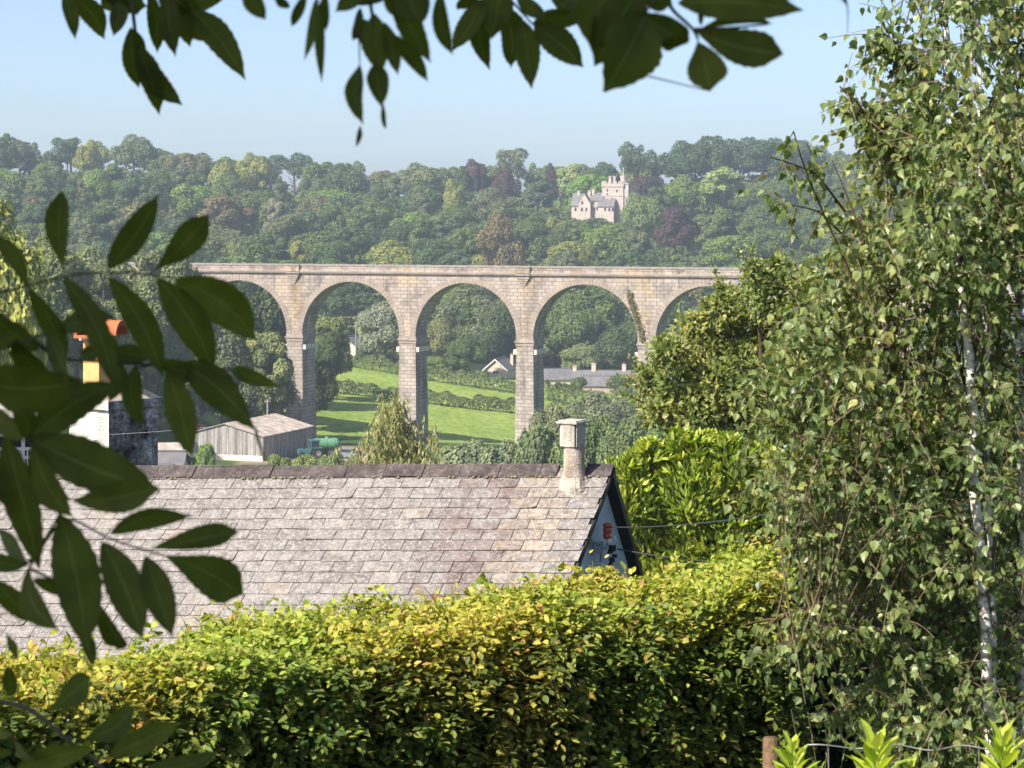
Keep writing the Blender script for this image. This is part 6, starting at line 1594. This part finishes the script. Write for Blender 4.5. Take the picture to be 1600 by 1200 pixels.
    spray([((757, -2), (707, 80), 36, {}), ((764, -2), (766, 110), 34, {}), ((786, 8), (798, 107), 46, {}), ((815, 30), (831, 140), 42, {}), ((834, 40), (912, 106), 46, dict(curl=.1)), ((832, 38), (918, 26), 34, {}), ((808, -2), (856, 30), 26, {}), ((856, -10), (908, 22), 28, {}), ((782, -22), (768, 60), 52, {}), ((735, -16), (722, 14), 30, {}), ((880, -10), (908, 50), 40, {})],
          [([(770, -30), (776, 16), (800, 4)], 5, 3), ([(800, 2), (832, 38), (845, 46)], 4, 3)], 2.75)
    spray([((1012, 18), (944, 144), 92, {}), ((1000, -24), (928, 104), 84, {}), ((960, -34), (922, 76), 72, {}), ((1065, 44), (1048, 80), 40, {}), ((1005, 20), (1078, 52), 46, {}), ((1000, -20), (1050, 8), 36, {})],
          [([(1040, -30), (1020, 5), (1008, 20)], 6, 4), ([(1000, 116), (1050, 128), (1104, 141)], 3, 2)], 2.25)
    spray([((1058, 4), (1256, 16), 58, {}), ((1082, 46), (1224, 84), 60, dict(shape=1, curl=-.1)), ((1096, 44), (1208, 38), 18, dict(curl=.2)), ((1090, 62), (1110, 142), 62, ov), ((1095, 40), (1092, 4), 10, {}), ((1300, -14), (1326, 13), 16, {}), ((1160, -30), (1240, 0), 40, {})],
          [([(1030, -20), (1052, 18), (1085, 46), (1091, 62)], 8, 5), ([(1085, 46), (1140, 44), (1200, 38)], 7, 3), ([(1320, -10), (1325, 14), (1324, 55)], 3, 1), ([(1310, -30), (1302, -14)], 4, 3)], 2.3)
    # boughs out to the trunk, outside the picture
    mb = MB()
    tb = np.zeros(3); H = 7.5
    z = np.linspace(-.3, H, 12); trunk = np.c_[.05 * np.sin(z), .06 * np.cos(z * 1.3) - .06, z]
    mb.tube(trunk, np.linspace(.2, .07, 12), 14); mb.build('trunk', plain('ash_bark', g(.19, .18, .15), .9, .1, (8, (.6, .6, .6), (1.15, 1.15, 1.1)), (14, .8)), root, True)
    mb = MB()
    def bough(tz, pts, r0, r1):
        q = np.array([np.array((0, 0, tz))] + [np.array(p_) - o3 for p_ in pts]); s = np.r_[0, np.cumsum(np.linalg.norm(np.diff(q, axis=0), axis=1))]; t = np.linspace(0, s[-1], 30)
        c_ = np.stack([np.interp(t, s, q[:, k]) for k in range(3)], -1)
        for _ in range(5): c_[1:-1] = (c_[:-2] + 2 * c_[1:-1] + c_[2:]) / 4
        mb.tube(c_, np.linspace(r0, r1, 30), 8)
    top_ends = [(205, -30, 2.9), (290, -20, 2.9), (490, -30, 2.3), (575, -30, 2.35), (640, -40, 2.3), (770, -30, 2.75), (1040, -30, 2.25), (1030, -20, 2.3), (1310, -30, 2.3), (405, -40, 2.3), (100, -20, 2.9)]
    for px, py, d in top_ends:
        e = P(px, py, d); bough(5.2, [(-1.3, .2, ZC + 3.0), e + (-.3, -.2, 1.1), e + (-.1, -.05, .35), e], .03, .0022)
    for px, py, d in ((-60, 470, 2.45), (90, 560, 2.5), (-60, 566, 2.35), (-50, 640, 2.35), (-50, 868, 2.4), (-60, 1096, 2.6)):
        e = P(px, py, d); bough(4.4, [(-2.2, 1.0, ZC + 2.6), e + (-.75, -.2, .9), e + (-.42, -.04, .28), e + (-.14, 0, .03), e], .016, .003)
    mb.build('branch', bark, root, True)
    # the leafy crown overhead and behind, between these sprays and the sun
    mb = MB(); cs, rs = [], []
    for px, py, d, k in [(60, 480, 2.45, 0), (250, 450, 2.45, 0), (360, 600, 2.5, 0), (80, 650, 2.35, 0), (220, 700, 2.4, 0), (100, 850, 2.4, 0), (280, 900, 2.4, 0), (80, 1120, 2.6, 0), (220, 1150, 2.6, 0), (150, 30, 2.9, 0), (300, 40, 2.9, 0), (450, 20, 2.3, 0), (580, 60, 2.35, 0), (700, 20, 2.3, 0), (830, 40, 2.75, 0), (960, 40, 2.25, 0), (1100, 50, 2.3, 0), (1220, 30, 2.3, 0), (0, 300, 2.4, 0), (0, 900, 2.4, 0), (1320, 0, 2.3, 0)]:
        for t in (1.35, 1.9):
            q = P(px, py, d) + SUN * t * (1.0 if py < 700 else 1.05)
            cs.append(q - o3); rs.append(.34)
    # full crown round the trunk head
    for i in range(26):
        u = nrm(rng.normal(0, 1, 3)); cs.append(np.array((0, 0, 6.4)) + u * np.array((1.5, 1.5, 1.3))); rs.append(rng.uniform(.6, .9))
    cs, rs = np.array(cs), np.array(rs)
    for j in range(len(cs)):
        n = int(900 * (rs[j] / .5) ** 2)
        p_ = cs[j] + rand_unit(n) * rs[j] * rng.random((n, 1)) ** .4
        w_ = p_ + o3
        # nothing of it may hang into the picture
        pxx = 800 + w_[:, 0] / np.maximum(w_[:, 1], .05) * F; pyy = HY - (w_[:, 2] - ZC) / np.maximum(w_[:, 1], .05) * F
        ok = ~((w_[:, 1] > -.1) & (pxx > -150) & (pxx < 1750) & (pyy > -150) & (pyy < 1400))
        p_ = p_[ok]; n = len(p_)
        add_leaves(mb, p_, rand_unit(n) + (0, 0, -.5), rand_unit(n) * .6 + SUN * .7, rng.uniform(.08, .12, n), rng.uniform(.035, .05, n), T_OVAL)
    mb.build('crown', leaf_mat('ash_crown_leaf', [(0, (.05, .08, .015)), (1, (.09, .13, .025))], .25), root)
ash()

# ------------------------------------------------------------------ haze, light, camera
def haze(dens):
    mb = MB(); x, y0, y1, z0, z1 = 2900, -90, 2700, -30, 118
    mb.hexa([(-x, y0, z0), (x, y0, z0), (x, y1, z0), (-x, y1, z0), (-x, y0, z1), (x, y0, z1), (x, y1, z1), (-x, y1, z1)])
    m, nt, out = newmat('haze_air')
    v = nt.nodes.new('ShaderNodeVolumePrincipled'); v.inputs['Color'].default_value = (.70, .86, 1.0, 1); v.inputs['Density'].default_value = dens; v.inputs['Anisotropy'].default_value = .0
    nt.links.new(v.outputs[0], out.inputs['Volume'])
    try: m.cycles.homogeneous_volume = True
    except Exception: pass
    o = mb.build('haze', m); tag(o, 'thin blue summer haze over the valley', kind='stuff')
HAZE = 0.00019
if HAZE: haze(HAZE)

w = bpy.data.worlds.new('World'); SC.world = w; w.use_nodes = True
nt = w.node_tree; bg = nt.nodes['Background']; sky = nt.nodes.new('ShaderNodeTexSky'); sky.sky_type = 'NISHITA'; sky.sun_disc = False
sky.sun_elevation = SUN_EL; sky.sun_rotation = math.atan2(SUN[0], SUN[1]); sky.air_density = 0.6; sky.dust_density = 1.8; sky.ozone_density = 1.5; sky.altitude = 60
nt.links.new(sky.outputs[0], bg.inputs[0]); bg.inputs[1].default_value = .113
l = bpy.data.lights.new('sun', 'SUN'); l.energy = 4.8; l.angle = math.radians(.55); l.color = (1.0, .93, .82)
s = bpy.data.objects.new('sun', l); COL.objects.link(s)
s.rotation_euler = Vector(-SUN).to_track_quat('-Z', 'Y').to_euler()

cam = bpy.data.cameras.new('camera'); co = bpy.data.objects.new('camera', cam); COL.objects.link(co); SC.camera = co
co.location = (0, 0, ZC); co.rotation_euler = (PI / 2, 0, 0)
cam.sensor_fit = 'HORIZONTAL'; cam.sensor_width = 36.0; cam.lens = F * 36.0 / 1600
cam.shift_y = -(600 - HY) / 1600.0
cam.clip_start = .05; cam.clip_end = 20000
cam.dof.use_dof = True; cam.dof.focus_distance = 17.0; cam.dof.aperture_fstop = 14.5

SC.view_settings.view_transform = 'Standard'; SC.view_settings.look = 'None'; SC.view_settings.gamma = 1.0; SC.view_settings.exposure = 1.0
SC.view_settings.use_curve_mapping = False
cy = SC.cycles
cy.max_bounces = 5; cy.diffuse_bounces = 2; cy.glossy_bounces = 2; cy.transmission_bounces = 4; cy.transparent_max_bounces = 4; cy.volume_bounces = 0
cy.caustics_reflective = cy.caustics_refractive = False
cy.use_denoising = True
SC.render.use_persistent_data = False
